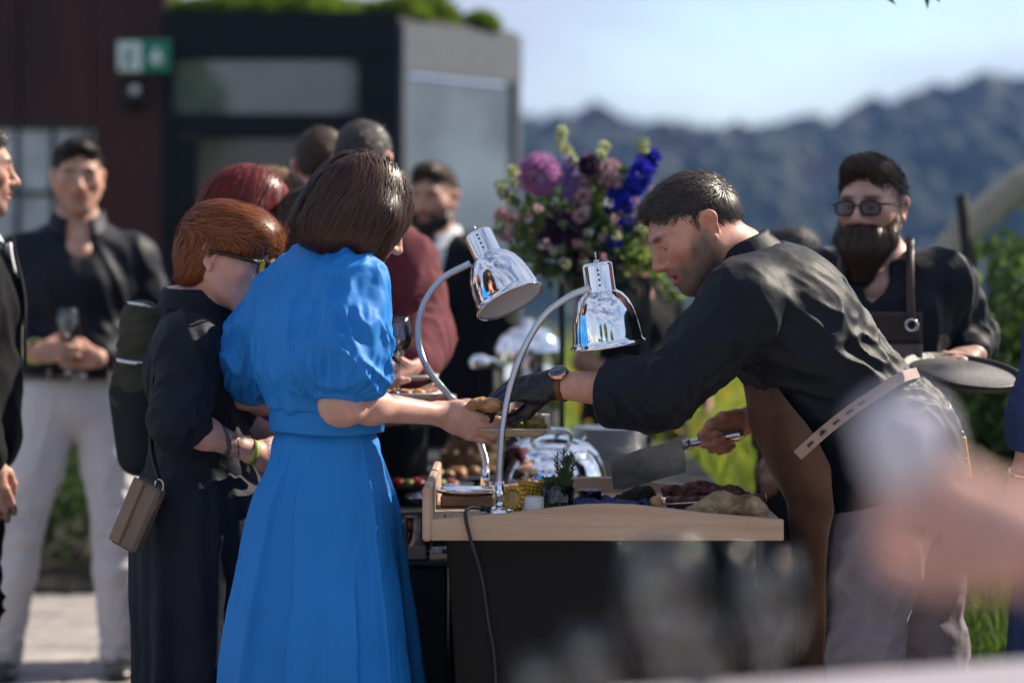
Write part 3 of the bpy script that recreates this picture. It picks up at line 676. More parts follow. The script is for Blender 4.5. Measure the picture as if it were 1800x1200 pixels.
m_sedum = leafmat('sedum', (.20, .30, .03)); m_sedum2 = leafmat('dark_sedum', (.06, .09, .03))
for q in range(17):                                                  # mounds of roof planting
    x = -1.98 + q * .112; y = 14.25 + random.uniform(0, .5) + max(0, (x + .7)) * .8; r = random.uniform(.11, .22) * (1 if q < 15 else .7)
    t = RNG.normal(size=(900, 3)); t /= np.linalg.norm(t, axis=1)[:, None]; t[:, 2] = np.abs(t[:, 2]); pts = np.array((x, y, 2.87)) + t * np.array((r, r, r * .95)) * RNG.uniform(.55, 1, (900, 1))
    o = obj('sedum_mound', *leafmesh(pts, t + RNG.normal(size=(900, 3)) * .5, .05, .014), m_sedum2 if q in (14,) else m_sedum, rf, smooth_=False); o['kind'] = 'stuff'
# exit sign and wall lamp fixed to the corten wall
m_green = mat('exit_green', (.002, .20, .115), rough=.4, vary=.05); m_signw = mat('sign_white', (.72, .80, .78), rough=.4, vary=.05)
es = thing('exit_sign', 'green and white emergency exit sign fixed to the rust-red wall', 'sign', (-2.11, 13.85, 2.63))
obj('sign_box', *box((-2.115, 13.90, 2.628), (.305, .05, .185), bev=.005), m_green, es, smooth_=False)
obj('symbol_panel', *box((-2.195, 13.872, 2.628), (.128, .006, .165)), m_signw, es, smooth_=False); obj('symbol_panel', *box((-2.04, 13.872, 2.628), (.148, .006, .165)), m_green, es, smooth_=False)
I3 = np.eye(3)
obj('arrow', *prism([(-.046, 0), (0, -.048), (.046, 0), (.016, 0), (.016, .044), (-.016, .044), (-.016, 0)], .004, (-2.04, 13.866, 2.626), I3), m_signw, es, smooth_=False)
obj('running_figure', *prism([(-.040, -.06), (-.018, -.02), (-.022, .02), (-.045, .01), (-.020, .040), (.012, .036), (.034, .012), (.012, .014), (.008, -.014), (.034, -.058), (.014, -.058), (-.004, -.026), (-.020, -.060)], .004, (-2.195, 13.866, 2.622), I3), m_green, es, smooth_=False)
obj('figure_head', *lathe([(.013, 0), (.0, .003)], (-2.190, 13.868, 2.680), np.array([[1, 0, 0], [0, 0, -1], [0, 1, 0.]]), seg=16), m_green, es)
wl = thing('wall_lamp', 'round black bulkhead lamp below the exit sign', 'lamp', (-2.18, 13.9, 2.40))
obj('lamp_body', *lathe([(.001, -.09), (.055, -.085), (.075, -.03), (.075, .0)], (-2.185, 14.0, 2.40), np.array([[1, 0, 0], [0, 0, 1.], [0, -1, 0]]), seg=24), MATS['black_metal'], wl); obj('lens', *lathe([(.001, .115), (.018, .108), (.026, .095), (.026, .06)], (-2.17, 14.0, 2.44), np.array([[1, 0, 0], [0, 0, -1.], [0, 1, 0]]), seg=24), MATS['white_enamel'], wl)
# ---------------------------------------------------------------- planting
def foliage_thing(name, label, cat_, c, size, n, leaf, m, stems=5, group=None, m_stem=None):
    c = np.asarray(c, float); size = np.asarray(size, float); t = thing(name, label, cat_, (c[0], c[1], 0), group)
    st = []
    for q in range(stems):
        tip = c + RNG.normal(size=3) * size * (.45, .45, .4); b0 = np.array((c[0] + RNG.normal() * size[0] * .25, c[1] + RNG.normal() * size[1] * .25, 0)); st.append(tube(spline([b0, vlerp(b0, tip, .5) + RNG.normal(size=3) * .05, tip], 7), np.linspace(.012, .004, 7), 5))
    obj('stems', *cat(*[(v, [list(x) for x in f]) for v, f in st]), m_stem or mat('bark', (.05, .035, .025), rough=.9), t)
    d = RNG.normal(size=(n, 3)); d /= np.linalg.norm(d, axis=1)[:, None]; r = RNG.random((n, 1)) ** .45; pts = c + d * r * size; w = fbm(pts * (2.2 / size.mean() * .6), 2); keep = w > -.10; pts, d = pts[keep], d[keep]
    obj('foliage', *leafmesh(pts, d + RNG.normal(size=d.shape) * .8 + (0, 0, -.1), RNG.uniform(.6, 1.2, len(pts)) * leaf, RNG.uniform(.6, 1.2, len(pts)) * leaf * .3), m, t, smooth_=False); return t
m_lf = [leafmat('leaf_dark', (.085, .15, .035)), leafmat('leaf_mid', (.16, .25, .06)), leafmat('leaf_bright', (.16, .23, .035)), leafmat('leaf_olive', (.13, .12, .035))]
for q, (x, y, w, h) in enumerate([(-2.75, 10.9, .5, .36), (-2.05, 11.2, .5, .34), (-1.35, 10.9, .45, .33), (-.7, 11.3, .45, .36), (-3.4, 11.4, .5, .4)]):
    foliage_thing('low_shrub', 'low %s green shrub in the bed %s' % (('mid', 'dark')[q % 2], ('below the lattice window', 'seen between the legs in white trousers', 'below the pavilion door', 'by the pavilion corner', 'at the far end of the rust-red wall')[q]), 'shrub', (x, y, h), (w, .4, h), 1700, .07, m_lf[0 if q % 2 else 1], group='low shrubs in the bed before the building')
tag(obj('planting_bed', *box((-2.0, 12.1, .01), (5.2, 3.6, .06)), mat('bed_soil', (.035, .028, .02), rough=.95, vary=.3), smooth_=False), kind='structure')
foliage_thing('bush', 'leafy olive green bush with dark stakes behind the bearded waiter', 'bush', (1.76, 8.6, .95), (.36, .4, .55), 2400, .085, m_lf[1], 7)
foliage_thing('bush', 'tall dark bush near the pale arch', 'bush', (2.15, 9.4, .9), (.42, .4, .75), 2400, .08, m_lf[0], 7)
foliage_thing('bush', 'brownish bush rising beside the pale arch foot', 'bush', (1.55, 10.2, .85), (.34, .35, .55), 1500, .08, m_lf[3], 5)
foliage_thing('bush', 'bright yellow green bush between chef and flower stand', 'bush', (.72, 11.6, .40), (.55, .5, .42), 2400, .08, m_lf[2], 5)
for x, y, h, lx in ((1.70, 8.5, 1.66, -.12), (1.78, 8.4, 1.80, .06)):
    t = thing('garden_stake', ('shorter dark stake leaning toward the bearded waiter' if lx < 0 else 'taller dark stake standing upright in the bush'), 'stake', (x, y, 0), 'stakes in the bush'); obj('post', *tube([(x, y, 0), (x + lx * .4, y, h * .6), (x + lx, y, h)], [.03, .026, .022], 8), mat('charred_wood', (.018, .014, .012), rough=.85), t); obj('tie', *tube([(x + lx * .4 + .03 * math.cos(a), y + .03 * math.sin(a), h * .6) for a in np.linspace(0, 6.28, 14)], .006, 5, caps=False), mat('jute', (.3, .22, .12), rough=.9), t)
t = thing('garden_arch', 'pale beige fabric garden arch curving up behind the bushes', 'arch', (2.7, 11, 0))
ap_ = [np.array((2.95 - 1.28 * math.cos(a), 11.0 + .0 * a, .55 + 1.42 * math.sin(a))) for a in np.linspace(0, math.pi, 30)]; ap_ = [np.array((1.67, 11, 0))] + ap_ + [np.array((4.23, 11, 0))]
obj('hoop', *tube(spline(ap_, 60), .022, 8), mat('hoop_metal', (.3, .3, .3), rough=.4), t); obj('fabric', *tube(spline(ap_[1:-1], 60), .075, 8, flat=.45, up=(0, 1, 0)), mat('beige_fabric', (.42, .38, .31), rough=.9, vary=.15), t)
# tall backlit grass
def blades(name, n, xr, yr, hr, m, label, wd=.006):
    x = RNG.uniform(*xr, n); y = RNG.uniform(*yr, n); cl = noise(np.stack([x * 2.2, y * 2.2, x * 0], 1)); h = RNG.uniform(*hr, n) * (1 + .5 * cl); b = RNG.normal(size=(n, 2)) * .22
    ts = np.array((0, .45, .8, 1.)); p = np.stack([np.stack([x + b[:, 0] * h * t * t, y + b[:, 1] * h * t * t, h * (t - .12 * t ** 3)], 1) for t in ts], 1)
    V, F, r = ribbons(p, np.tile(RNG.normal(size=(n, 1, 3)), (1, 4, 1)), RNG.uniform(.6, 1.3, n) * wd, RNG.random(n)); return tag(obj(name, V, F, m, attr={'rnd': r}), label, 'grass', kind='stuff')
m_gr = mat('meadow_grass', (.36, .42, .05), rough=.55, strand=True, col2=(.12, .20, .03), vary=0, transl=.5)
m_gr2 = mat('dark_grass', (.14, .22, .035), rough=.6, strand=True, col2=(.03, .07, .015), vary=0, transl=.4)
blades('grass', 15000, (.25, 2.6), (8.6, 12.5), (.45, .95), m_gr, 'tall bright green meadow grass beyond the table', .007)
blades('grass', 12000, (.95, 3.2), (6.9, 10.0), (.30, .62), m_gr2, 'darker long grass behind the chef and the waiter', .006)
blades('grass', 9000, (-.6, 4.5), (12.5, 18.0), (.7, 1.15), m_gr, 'high grass at the edge of the terrace', .011)
n = 900; fl = np.stack([RNG.uniform(.25, 2.4, n), RNG.uniform(8.8, 12.5, n), RNG.uniform(.5, .95, n)], 1)
tag(obj('meadow_flowers', *leafmesh(np.repeat(fl, 4, 0), RNG.normal(size=(n * 4, 3)) + (0, 0, .5), .022, .010), mat('yellow_petal', (.62, .42, .03), rough=.6, transl=.4), smooth_=False), 'small yellow flowers scattered through the tall grass', 'flowers', kind='stuff')
# tree over the chef: only a few leaves hang into the picture, its crown breaks the sun into patches
tr = thing('tree', 'leafy tree whose lowest twigs hang over the chef', 'tree', (4.3, 9.5, 0)); m_bark = mat('tree_bark', (.07, .05, .035), rough=.9, bump=.6, bscale=30)
br = [tube(spline([(4.3, 9.5, 0), (4.25, 9.45, 1.4), (4.15, 9.35, 2.6), (4.1, 9.2, 4.0)], 14), np.linspace(.13, .05, 14), 10)]
for q in range(9):
    a = q * 2.4; z0 = 2.5 + q * .18; e = np.array((4.12 + math.cos(a) * 1.15, 9.25 + math.sin(a) * 1.05, z0 + .75)); br.append(tube(spline([(4.14, 9.32, z0), vlerp((4.14, 9.32, z0), e, .5) + (0, 0, .12), e], 8), np.linspace(.045, .012, 8), 6))
br.append(tube(spline([(4.13, 9.3, 3.0), (3.2, 8.2, 3.0), (2.1, 6.9, 2.6), (1.15, 6.35, 2.16)], 14), np.linspace(.04, .004, 14), 6)); obj('trunk', *cat(*[(v, [list(x) for x in f]) for v, f in br]), m_bark, tr)
cl = []; 
for q in range(26):
    a = RNG.uniform(0, 6.28); rr = RNG.random() ** .5 * 1.2; cl.append((4.1 + rr * math.cos(a), 9.2 + rr * math.sin(a), RNG.uniform(2.75, 4.7)))
cl += [(2.3, 6.95, 2.72), (1.95, 6.7, 2.58), (1.5, 6.42, 2.36)]
cl = np.array(cl); pts = np.repeat(cl, 95, 0) + RNG.normal(size=(len(cl) * 95, 3)) * .15
tw = np.array([(1.15, 6.35, 2.155), (1.22, 6.36, 2.175), (1.08, 6.36, 2.16), (1.0, 6.4, 2.165), (.60, 6.4, 2.17)]); tw = np.repeat(tw, 5, 0) + RNG.normal(size=(25, 3)) * (.03, .02, .008)
pts = np.concatenate([pts, tw]); obj('crown', *leafmesh(pts, RNG.normal(size=pts.shape) + (0, 0, -.4), RNG.uniform(.05, .085, len(pts)), RNG.uniform(.014, .024, len(pts))), m_lf[0], tr, smooth_=False)
# ---------------------------------------------------------------- the hill across the valley
def lump(c, r, seg=9):
    ph = np.linspace(0, math.pi, 6); th = np.linspace(0, 2 * math.pi, seg, endpoint=False); d = np.array([[math.sin(p) * math.cos(t), math.sin(p) * math.sin(t), math.cos(p)] for p in ph for t in th]); w = 1 + .35 * noise(d * 2.3 + RNG.uniform(0, 50, 3)); V = c + d * w[:, None] * r
    return V, np.array([[i * seg + j, i * seg + (j + 1) % seg, (i + 1) * seg + (j + 1) % seg, (i + 1) * seg + j] for i in range(5) for j in range(seg)])
m_far = [mat('far_foliage_%d' % q, c, rough=.9, vary=.35, scale=.25) for q, c in enumerate([(.018, .036, .022), (.027, .045, .025), (.017, .030, .021)])]
Vs, Fs, nn = [[], [], []], [[], [], []], [0, 0, 0]
for q in range(1500):
    x = RNG.uniform(-30, 125); y = RNG.uniform(215, 432) if q > 260 else RNG.uniform(405, 430); r = RNG.uniform(2.2, 4.6) * (1.25 if q < 260 and RNG.random() < .25 else 1)
    z = float(height(np.array([x]), np.array([y]))[0]); b = RNG.integers(3)
    for e in range(2):
        v, f = lump(np.array((x + e * r * .6, y, z + r * (.6 + .5 * e))), np.array((r, r, r * RNG.uniform(.9, 1.5))) * (1 - .25 * e)); Vs[b].append(v); Fs[b].append(f + nn[b]); nn[b] += len(v)
for b in range(3): tag(obj('forest', np.concatenate(Vs[b]), np.concatenate(Fs[b]), m_far[b]), 'wooded hillside across the valley', 'forest', kind='stuff')
m_fw = [mat('far_render_%d' % q, c, rough=.9, vary=.05) for q, c in enumerate([(.50, .40, .36), (.62, .60, .58), (.45, .33, .28)])]; m_fr = mat('far_roof', (.14, .065, .05), rough=.85); m_fg = mat('far_window', (.04, .05, .07), rough=.2)
for q, (px, py, Y, w, wm, lab) in enumerate([(1045, 205, 408, 12, 0, 'pinkish house with red roof on the skyline of the wooded hill'), (1290, 222, 400, 9, 1, 'small white house among trees just below the hill skyline'), (1180, 275, 370, 10, 2, 'brownish house part way down the wooded hill'), (1530, 190, 405, 10, 0, 'house with red roof high on the hill behind the waiter'), (1640, 165, 410, 9, 1, 'pale house at the top of the hill'), (1110, 330, 330, 8, 1, 'low pale house near the foot of the hill'), (1440, 300, 360, 9, 2, 'brown gabled house in the middle of the wooded slope')]):
    c = P(px, py, Y); g = float(height(c[:1], c[1:2])[0]); h = w * .6; base = g + 1.0; t = thing('house', lab, 'house', (c[0], Y, base), 'houses on the far hill')
    obj('wall', *box((c[0], Y, base + h / 2 - 2), (w, w * .8, h + 4)), m_fw[wm], t, smooth_=False); obj('roof', *prism([(-w * .56, 0), (w * .56, 0), (0, w * .34)], w * .9, (c[0], Y, base + h), I3), m_fr, t, smooth_=False)
    for e in range(3): wn_ = obj('window', *box((c[0] + (e - 1) * w * .28, Y - w * .405, base + h * .55), (w * .13, .1, h * .32)), m_fg, t, smooth_=False)

# garden behind the camera, mirrored in the chrome: clipped hedge and trees
hd = thing('hedge', 'long clipped hedge closing the terrace, mirrored in the chrome lamps', 'hedge', (0, -9.5, 0))
n = 9000; pts = np.stack([RNG.uniform(-9, 9, n), -9.5 + RNG.uniform(-.5, .5, n), RNG.uniform(.05, 2.1, n)], 1); obj('foliage', *leafmesh(pts, RNG.normal(size=(n, 3)), .14, .05), m_lf[0], hd, smooth_=False); obj('core', *box((0, -9.6, .95), (18, .7, 1.9)), mat('hedge_core', (.02, .03, .012), rough=.95), hd, smooth_=False)
for q, (x, h, lab) in enumerate([(-6.0, 5.4, 'tall garden tree by the hedge, on the side of the building'), (-1.2, 6.2, 'tallest garden tree over the middle of the hedge'), (4.2, 5.0, 'lowest garden tree over the hedge, on the meadow side')]):
    t = thing('garden_tree', lab, 'tree', (x, -11, 0)); obj('trunk', *tube(spline([(x, -11, 0), (x + .1, -11, h * .3), (x - .1, -11, h * .6)], 8), np.linspace(.16, .07, 8), 8), m_bark, t)
    n = 3200; d = RNG.normal(size=(n, 3)); d /= np.linalg.norm(d, axis=1)[:, None]; pts = np.array((x, -11, h * .68)) + d * RNG.random((n, 1)) ** .4 * np.array((1.5, 1.3, h * .32)); pts = pts[fbm(pts * 1.1, 2) > -.12]; obj('crown', *leafmesh(pts, RNG.normal(size=pts.shape), .20, .07), m_lf[1], t, smooth_=False)
# ================================================================ the chef bending over the carving tray
def build_chef():
    t = thing('person', 'person in black shirt and tan leather apron leaning over the tray with a cleaver', 'person', (.87, 5.62, 0))
    J = dict(k=1.06, pelvis=P(1548, 790, 5.62), waist=P(1478, 705, 5.61), chest=P(1385, 582, 5.60), neck=P(1290, 452, 5.58), right=nrm((.04, 1, 0.02)))
    J['ls'] = P(1308, 535, 5.41); J['rs'] = P(1300, 500, 5.79); J['fwd'] = np.array((-1., 0, 0))
    J['le'] = P(1168, 690, 5.36); J['lw'] = P(968, 676, 5.50); J['re'] = P(1420, 690, 5.88); J['rw'] = P(1318, 738, 5.80)
    J['lh'] = P(1546, 862, 5.54); J['rh'] = P(1585, 850, 5.72); J['lk'] = P(1505, 1140, 5.50); J['rk'] = P(1625, 1140, 5.76); J['la'] = np.array((.80, 5.50, .09)); J['ra'] = np.array((.99, 5.78, .09))
    # head: the face looks down to the tray
    pos = P(1221, 404, 5.56); M = frame((-.84, -.19, -.51), (-.51, 0, .86)); s = 1.06
    Vh, Fh, Ah = make_head(pos, M, s, J['neck'], [], stub=1.0, vox=.0028, jaw=1.15, open_mouth=.007, flush=.55, neck_r=.070)
    pieces = [(Vh, Fh, Ah), body_core(J)]
    f = Field(); armf(f, J['ls'], J['le'], J['lw'], 1.06, 0, .45, 1.); pieces.append(f.mesh(.005))
    f = Field(); armf(f, J['rs'], J['re'], J['rw'], 1.06, 0, .45, 1., kk=.02)
    # the hand round the cleaver's handle
    hd = nrm(P(1205, 778, 5.74) - P(1300, 765, 5.74))                # handle direction, towards the blade
    fd = nrm((-.62, -.28, -.74)); hand_field(f, J['rw'] + np.array((-.008, 0, 0)), nrm((-.86, -.10, -.42)), nrm((-.15, .93, .25)), 1, curls=((.75, 1.35, .8), (.95, 1.45, .8), (1.05, 1.45, .8), (1.1, 1.4, .8)), spread=.02,
               thumb=((.02, .026, -.012), (.055, .046, -.028), (.090, .050, -.040), (.118, .040, -.050)), s=1.0)
    V, F = f.mesh(.0032); pieces.append((V, F, {'flush': np.full(len(V), .35) * smooth(1.33, 1.2, V[:, 0] * 0 + 1.25)}))
    join_body(t, pieces, skin('chef', (.62, .315, .225), stub=(.085, .066, .060)))
    eyes(t, pos, M, s)
    make_hair(t, 'short', pos, M, s, hairmat('chef_dark', (.095, .072, .062), (.022, .016, .014)), count=7500, vox=.0035)
    # ---- shirt
    f = Field(); torso(f, J, .014, belly=.028)
    f.econe(J['pelvis'], J['pelvis'] + np.array((.01, 0, -.085)), J['right'], (.222, .188), (.230, .194), k=.04)
    f.cone(vlerp(J['chest'], J['ls'], .3), J['ls'], .11, .08, k=.07); f.cone(vlerp(J['chest'], J['rs'], .3), J['rs'], .11, .08, k=.07)
    f.ell(P(1398, 560, 5.60), (.19, .175, .135), frame(nrm((-.62, 0, .79)), (0, 0, 1)), k=.06)
    f.ell(P(1372, 492, 5.60), (.10, .16, .06), k=.06)
    at = armf(f, J['ls'], J['le'], J['lw'], 1.06, .020, 0., .70, kk=.05); f.cone(P(1160, 695, 5.36), P(1130, 725, 5.37), .045, .028, k=.05)
    f.cone(P(1108, 690, 5.40), P(1082, 697, 5.42), .058, .060, k=.02)
    f.half(P(1066, 690, 5.42), nrm(J['lw'] - J['le']), k=.006); f.cone(J['lw'], vlerp(J['lw'], J['le'], .62), .040, .050, k=.006, op='sub')
    armf(f, J['rs'], J['re'], J['rw'], 1.06, .026, 0., .62, kk=.05)
    f.cone(pos, J['neck'] + np.array((.028, 0, -.012)), .112, .092, k=.012, op='sub')
    f.half(J['pelvis'] + np.array((0, 0, -.10)), (.28, 0, -1), k=.01)
    ax_t = nrm(J['neck'] - J['pelvis'])
    fold = [(P(1500, 600, 5.50), (.16, .3, .14), (.95, 0, -.42), .050, .22, .017), (P(1420, 640, 5.45), (.2, .2, .12), (.98, 0, -.25), .06, .30, .016),
            (J['le'], .12, (-.5, .2, .8), .040, .14, .018), (P(1250, 610, 5.40), .12, (.75, 0, .55), .045, .20, .015), (P(1320, 520, 5.42), .10, (.7, 0, -.7), .05, .2, .010),
            (P(1580, 730, 5.55), (.15, .3, .12), (.8, 0, .6), .045, .15, .015), (P(1110, 690, 5.4), .06, (.2, .3, .9), .03, .1, .006), (None, 1, (.9, .2, -.4), .09, .4, .004)]
    garment('shirt', f, .0058, MATS['black_shirt'], t, fold)
    Mn = frame(nrm((-.9, -.05, -.42)), nrm((-.50, 0, .86))); collar('shirt_collar', J['neck'] + np.array((.018, 0, -.022)), Mn, .083, .056, MATS['black_shirt'], t, open_=.9, tip=.04)
    V, F = lathe([(.058, -.016), (.0625, -.018), (.066, -.012), (.067, .022), (.063, .028), (.056, .026)], seg=28); A = frame(J['lw'] - J['le'], (0, 0, 1)); A = np.stack([A[:, 0], A[:, 2], A[:, 1]], 1)
    V[:, :2] *= 1.16; V[:, 2] *= 1.25; N = vnormals(V, F); V = V + N * (.004 * noise(V * 40))[:, None]
    obj('sleeve_cuff', P(1092, 694, 5.41) + V @ A.T, F, MATS['black_shirt'], t)
    # ---- trousers
    f = Field(); f.econe(J['pelvis'] + np.array((0, 0, -.03)), J['pelvis'] + np.array((0, 0, -.10)), J['right'], (.185, .160), (.185, .150), k=.03)
    for h, kn, a in (('lh', 'lk', 'la'), ('rh', 'rk', 'ra')): legf(f, J[h], J[kn], J[a], 1.1, .026, kk=.05)
    garment('trousers', f, .0075, MATS['grey_trousers'], t, [(J['lk'], .2, (.8, 0, .5), .045, .2, .012), (J['rk'], .2, (.8, 0, -.5), .045, .2, .012), (P(1520, 960, 5.45), .16, (.9, 0, -.3), .06, .25, .008), (None, 1, (.3, 0, 1), .08, .4, .006)])
    shoe(t, J['la'], J['fwd'], 1.05, MATS['black_shoe']); shoe(t, J['ra'], J['fwd'], 1.05, MATS['black_shoe'])
    # ---- apron: a leather sheet wrapped round the front from chest to shin
    def ap(u, v):
        # u round the body (0 near edge .. 1 far edge), v from top to bottom
        top = P(1345, 690, 5.6); ctr = [P(1395, 640, 5.6), P(1470, 760, 5.6), P(1500, 880, 5.6), P(1490, 1040, 5.6), P(1490, 1230, 5.6)]
        cx = np.interp(v, [0, .22, .42, .68, 1], [c[0] for c in ctr]); cz = np.interp(v, [0, .22, .42, .68, 1], [c[2] for c in ctr])
        rx = np.interp(v, [0, .22, .42, .68, 1], [.13, .195, .150, .120, .118]); ry = np.interp(v, [0, .22, .42, .68, 1], [.15, .215, .228, .222, .225])
        span = np.interp(v, [0, .18, .3, .5, 1], [.75, 1.15, 1.25, .98, .8]); a = math.pi + (u - .5) * 2 * span
        rip = .010 * np.sin(a * 5 + 3 * v) * smooth(.3, .8, v) + .012 * noise(np.stack([u * 5, v * 6, u * 0], 1))
        return np.stack([cx + (rx + rip) * np.cos(a), 5.6 + (ry + rip) * np.sin(a), cz - .04 * np.cos(a) * smooth(.3, 0, v)], 1)
    V, F = sheet(ap, 60, 70); obj('apron', *thicken(V, F, .003), MATS['leather'], t)
    # strap of the apron round the waist with its slotted end
    pts = [P(1402, 800, 5.365), P(1450, 757, 5.350), P(1500, 718, 5.350), P(1545, 688, 5.365), P(1585, 663, 5.42), P(1612, 655, 5.56), P(1608, 655, 5.72)]
    pts = [p + np.array((0, 0, 0)) for p in pts]; c = spline(pts, 40); V, F = tube(c, .0175, 4, flat=.13, up=(0, -1, 0), phase=math.pi / 4)
    st = obj('apron_strap', V, F, MATS['strap'], t, smooth_=False)
    for q in (3, 6, 9, 12, 15):
        d = nrm(c[q + 1] - c[q - 1]); obj('slot', *box(c[q] + np.array((0, -.004, 0)), (.017, .003, .005), frame((0, 1, 0), (0, 0, 1)) @ np.array([[d[0], 0, -d[2]], [0, 1, 0], [d[2], 0, d[0]]])), MATS['black_metal'], st, smooth_=False)
    obj('rivet', *lathe([(.0, .004), (.004, .003), (.006, 0)], P(1447, 760, 5.343), frame((0, 0, 1), (0, 1, 0)), seg=12), MATS['steel'], st)
    # ---- glove on the near hand
    f = Field(); armf(f, J['ls'], J['le'], J['lw'], 1.06, .004, .955, 1.0, kk=.02)
    ga = nrm((-.93, .10, -.12)); hand_field(f, J['lw'], ga, nrm((-.28, -.50, .80)), 1, curls=((.55, .55, .3), (.55, .6, .35), (.6, .65, .4), (.65, .7, .4)), spread=.05, s=1.08, fat=1.08,
               thumb=((.022, .026, -.014), (.060, .034, -.040), (.092, .028, -.056), (.118, .016, -.064)))
    V, F = f.mesh(.0032); N = vnormals(V, F); V = V + N * (.0016 * folds(V, (0, 0, 1), .018, .06, seed=4))[:, None]; obj('glove', V, F, MATS['black_rubber'], t)
    # ---- wrist watch
    d = nrm(J['le'] - J['lw']); wc = J['lw'] + d * .030; A = frame(d, nrm((-.1, -.45, .9))); B = np.stack([A[:, 0], A[:, 2], A[:, 1]], 1)
    w = obj('watch_strap', *lathe([(.0335, -.0105), (.0360, -.0105), (.0360, .0105), (.0335, .0105), (.0335, -.0105)], wc, B, seg=32), MATS['brown_strap'], t)
    n = nrm(np.array((-.05, -.62, .78)) - d * (np.array((-.05, -.62, .78)) @ d)); C = np.stack([d, np.cross(n, d), n], 1)
    obj('watch_case', *lathe([(0, -.004), (.0225, -.004), (.0235, .002), (.022, .008), (.0195, .009)], wc + n * .034, C, seg=32), MATS['gold'], w)
    obj('watch_face', *lathe([(.0198, 0), (.0, .0004)], wc + n * .0428, C, seg=32), mat('navy_dial', (.012, .03, .09), rough=.1, vary=.1, coat=.6), w)
    for ang in range(0, 360, 30):
        e = C @ np.array((math.cos(R(ang)), math.sin(R(ang)), 0)); obj('hour_mark', *box(wc + n * .0437 + e * .0155, (.0045, .0012, .0006), np.stack([e, np.cross(n, e), n], 1)), MATS['steel'], w, smooth_=False)
    for ang, ln in ((60, .010), (200, .013)):
        e = C @ np.array((math.cos(R(ang)), math.sin(R(ang)), 0)); obj('hand', *box(wc + n * .0440 + e * ln / 2, (ln, .0013, .0006), np.stack([e, np.cross(n, e), n], 1)), MATS['steel'], w, smooth_=False)
    return t, J
CHEF, CJ = build_chef()
def build_cleaver():
    a, b = P(1300, 762, 5.765), P(1205, 781, 5.765)
    t = thing('cleaver', 'steel cleaver with broad square blade held over the tray', 'cleaver', tuple(b))
    x = nrm(b - a); z = nrm(np.array((0, 0, 1)) - x * x[2]); M = np.stack([x, np.cross(z, x), z], 1)
    f = Field(); f.chain([a, vlerp(a, b, .5), b], [.0125, .0118, .0105], k=.01); V, F = f.mesh(.003); obj('handle', V, F, MATS['steel'], t)
    obj('bolster', *tube([b - x * .012, b + x * .008], .0125, 16), MATS['brushed'], t)
    blade = [(.006, .014), (.014, .016), (.182, .004), (.190, -.070), (.168, -.076), (.012, -.064), (.006, -.040)]
    V, F = prism(blade, .0028, b, M); obj('blade', V, F, mat('worn_blade', (.24, .25, .27), rough=.30, metal=1., vary=.2, scale=14, bump=.1), t, smooth_=False)
build_cleaver()
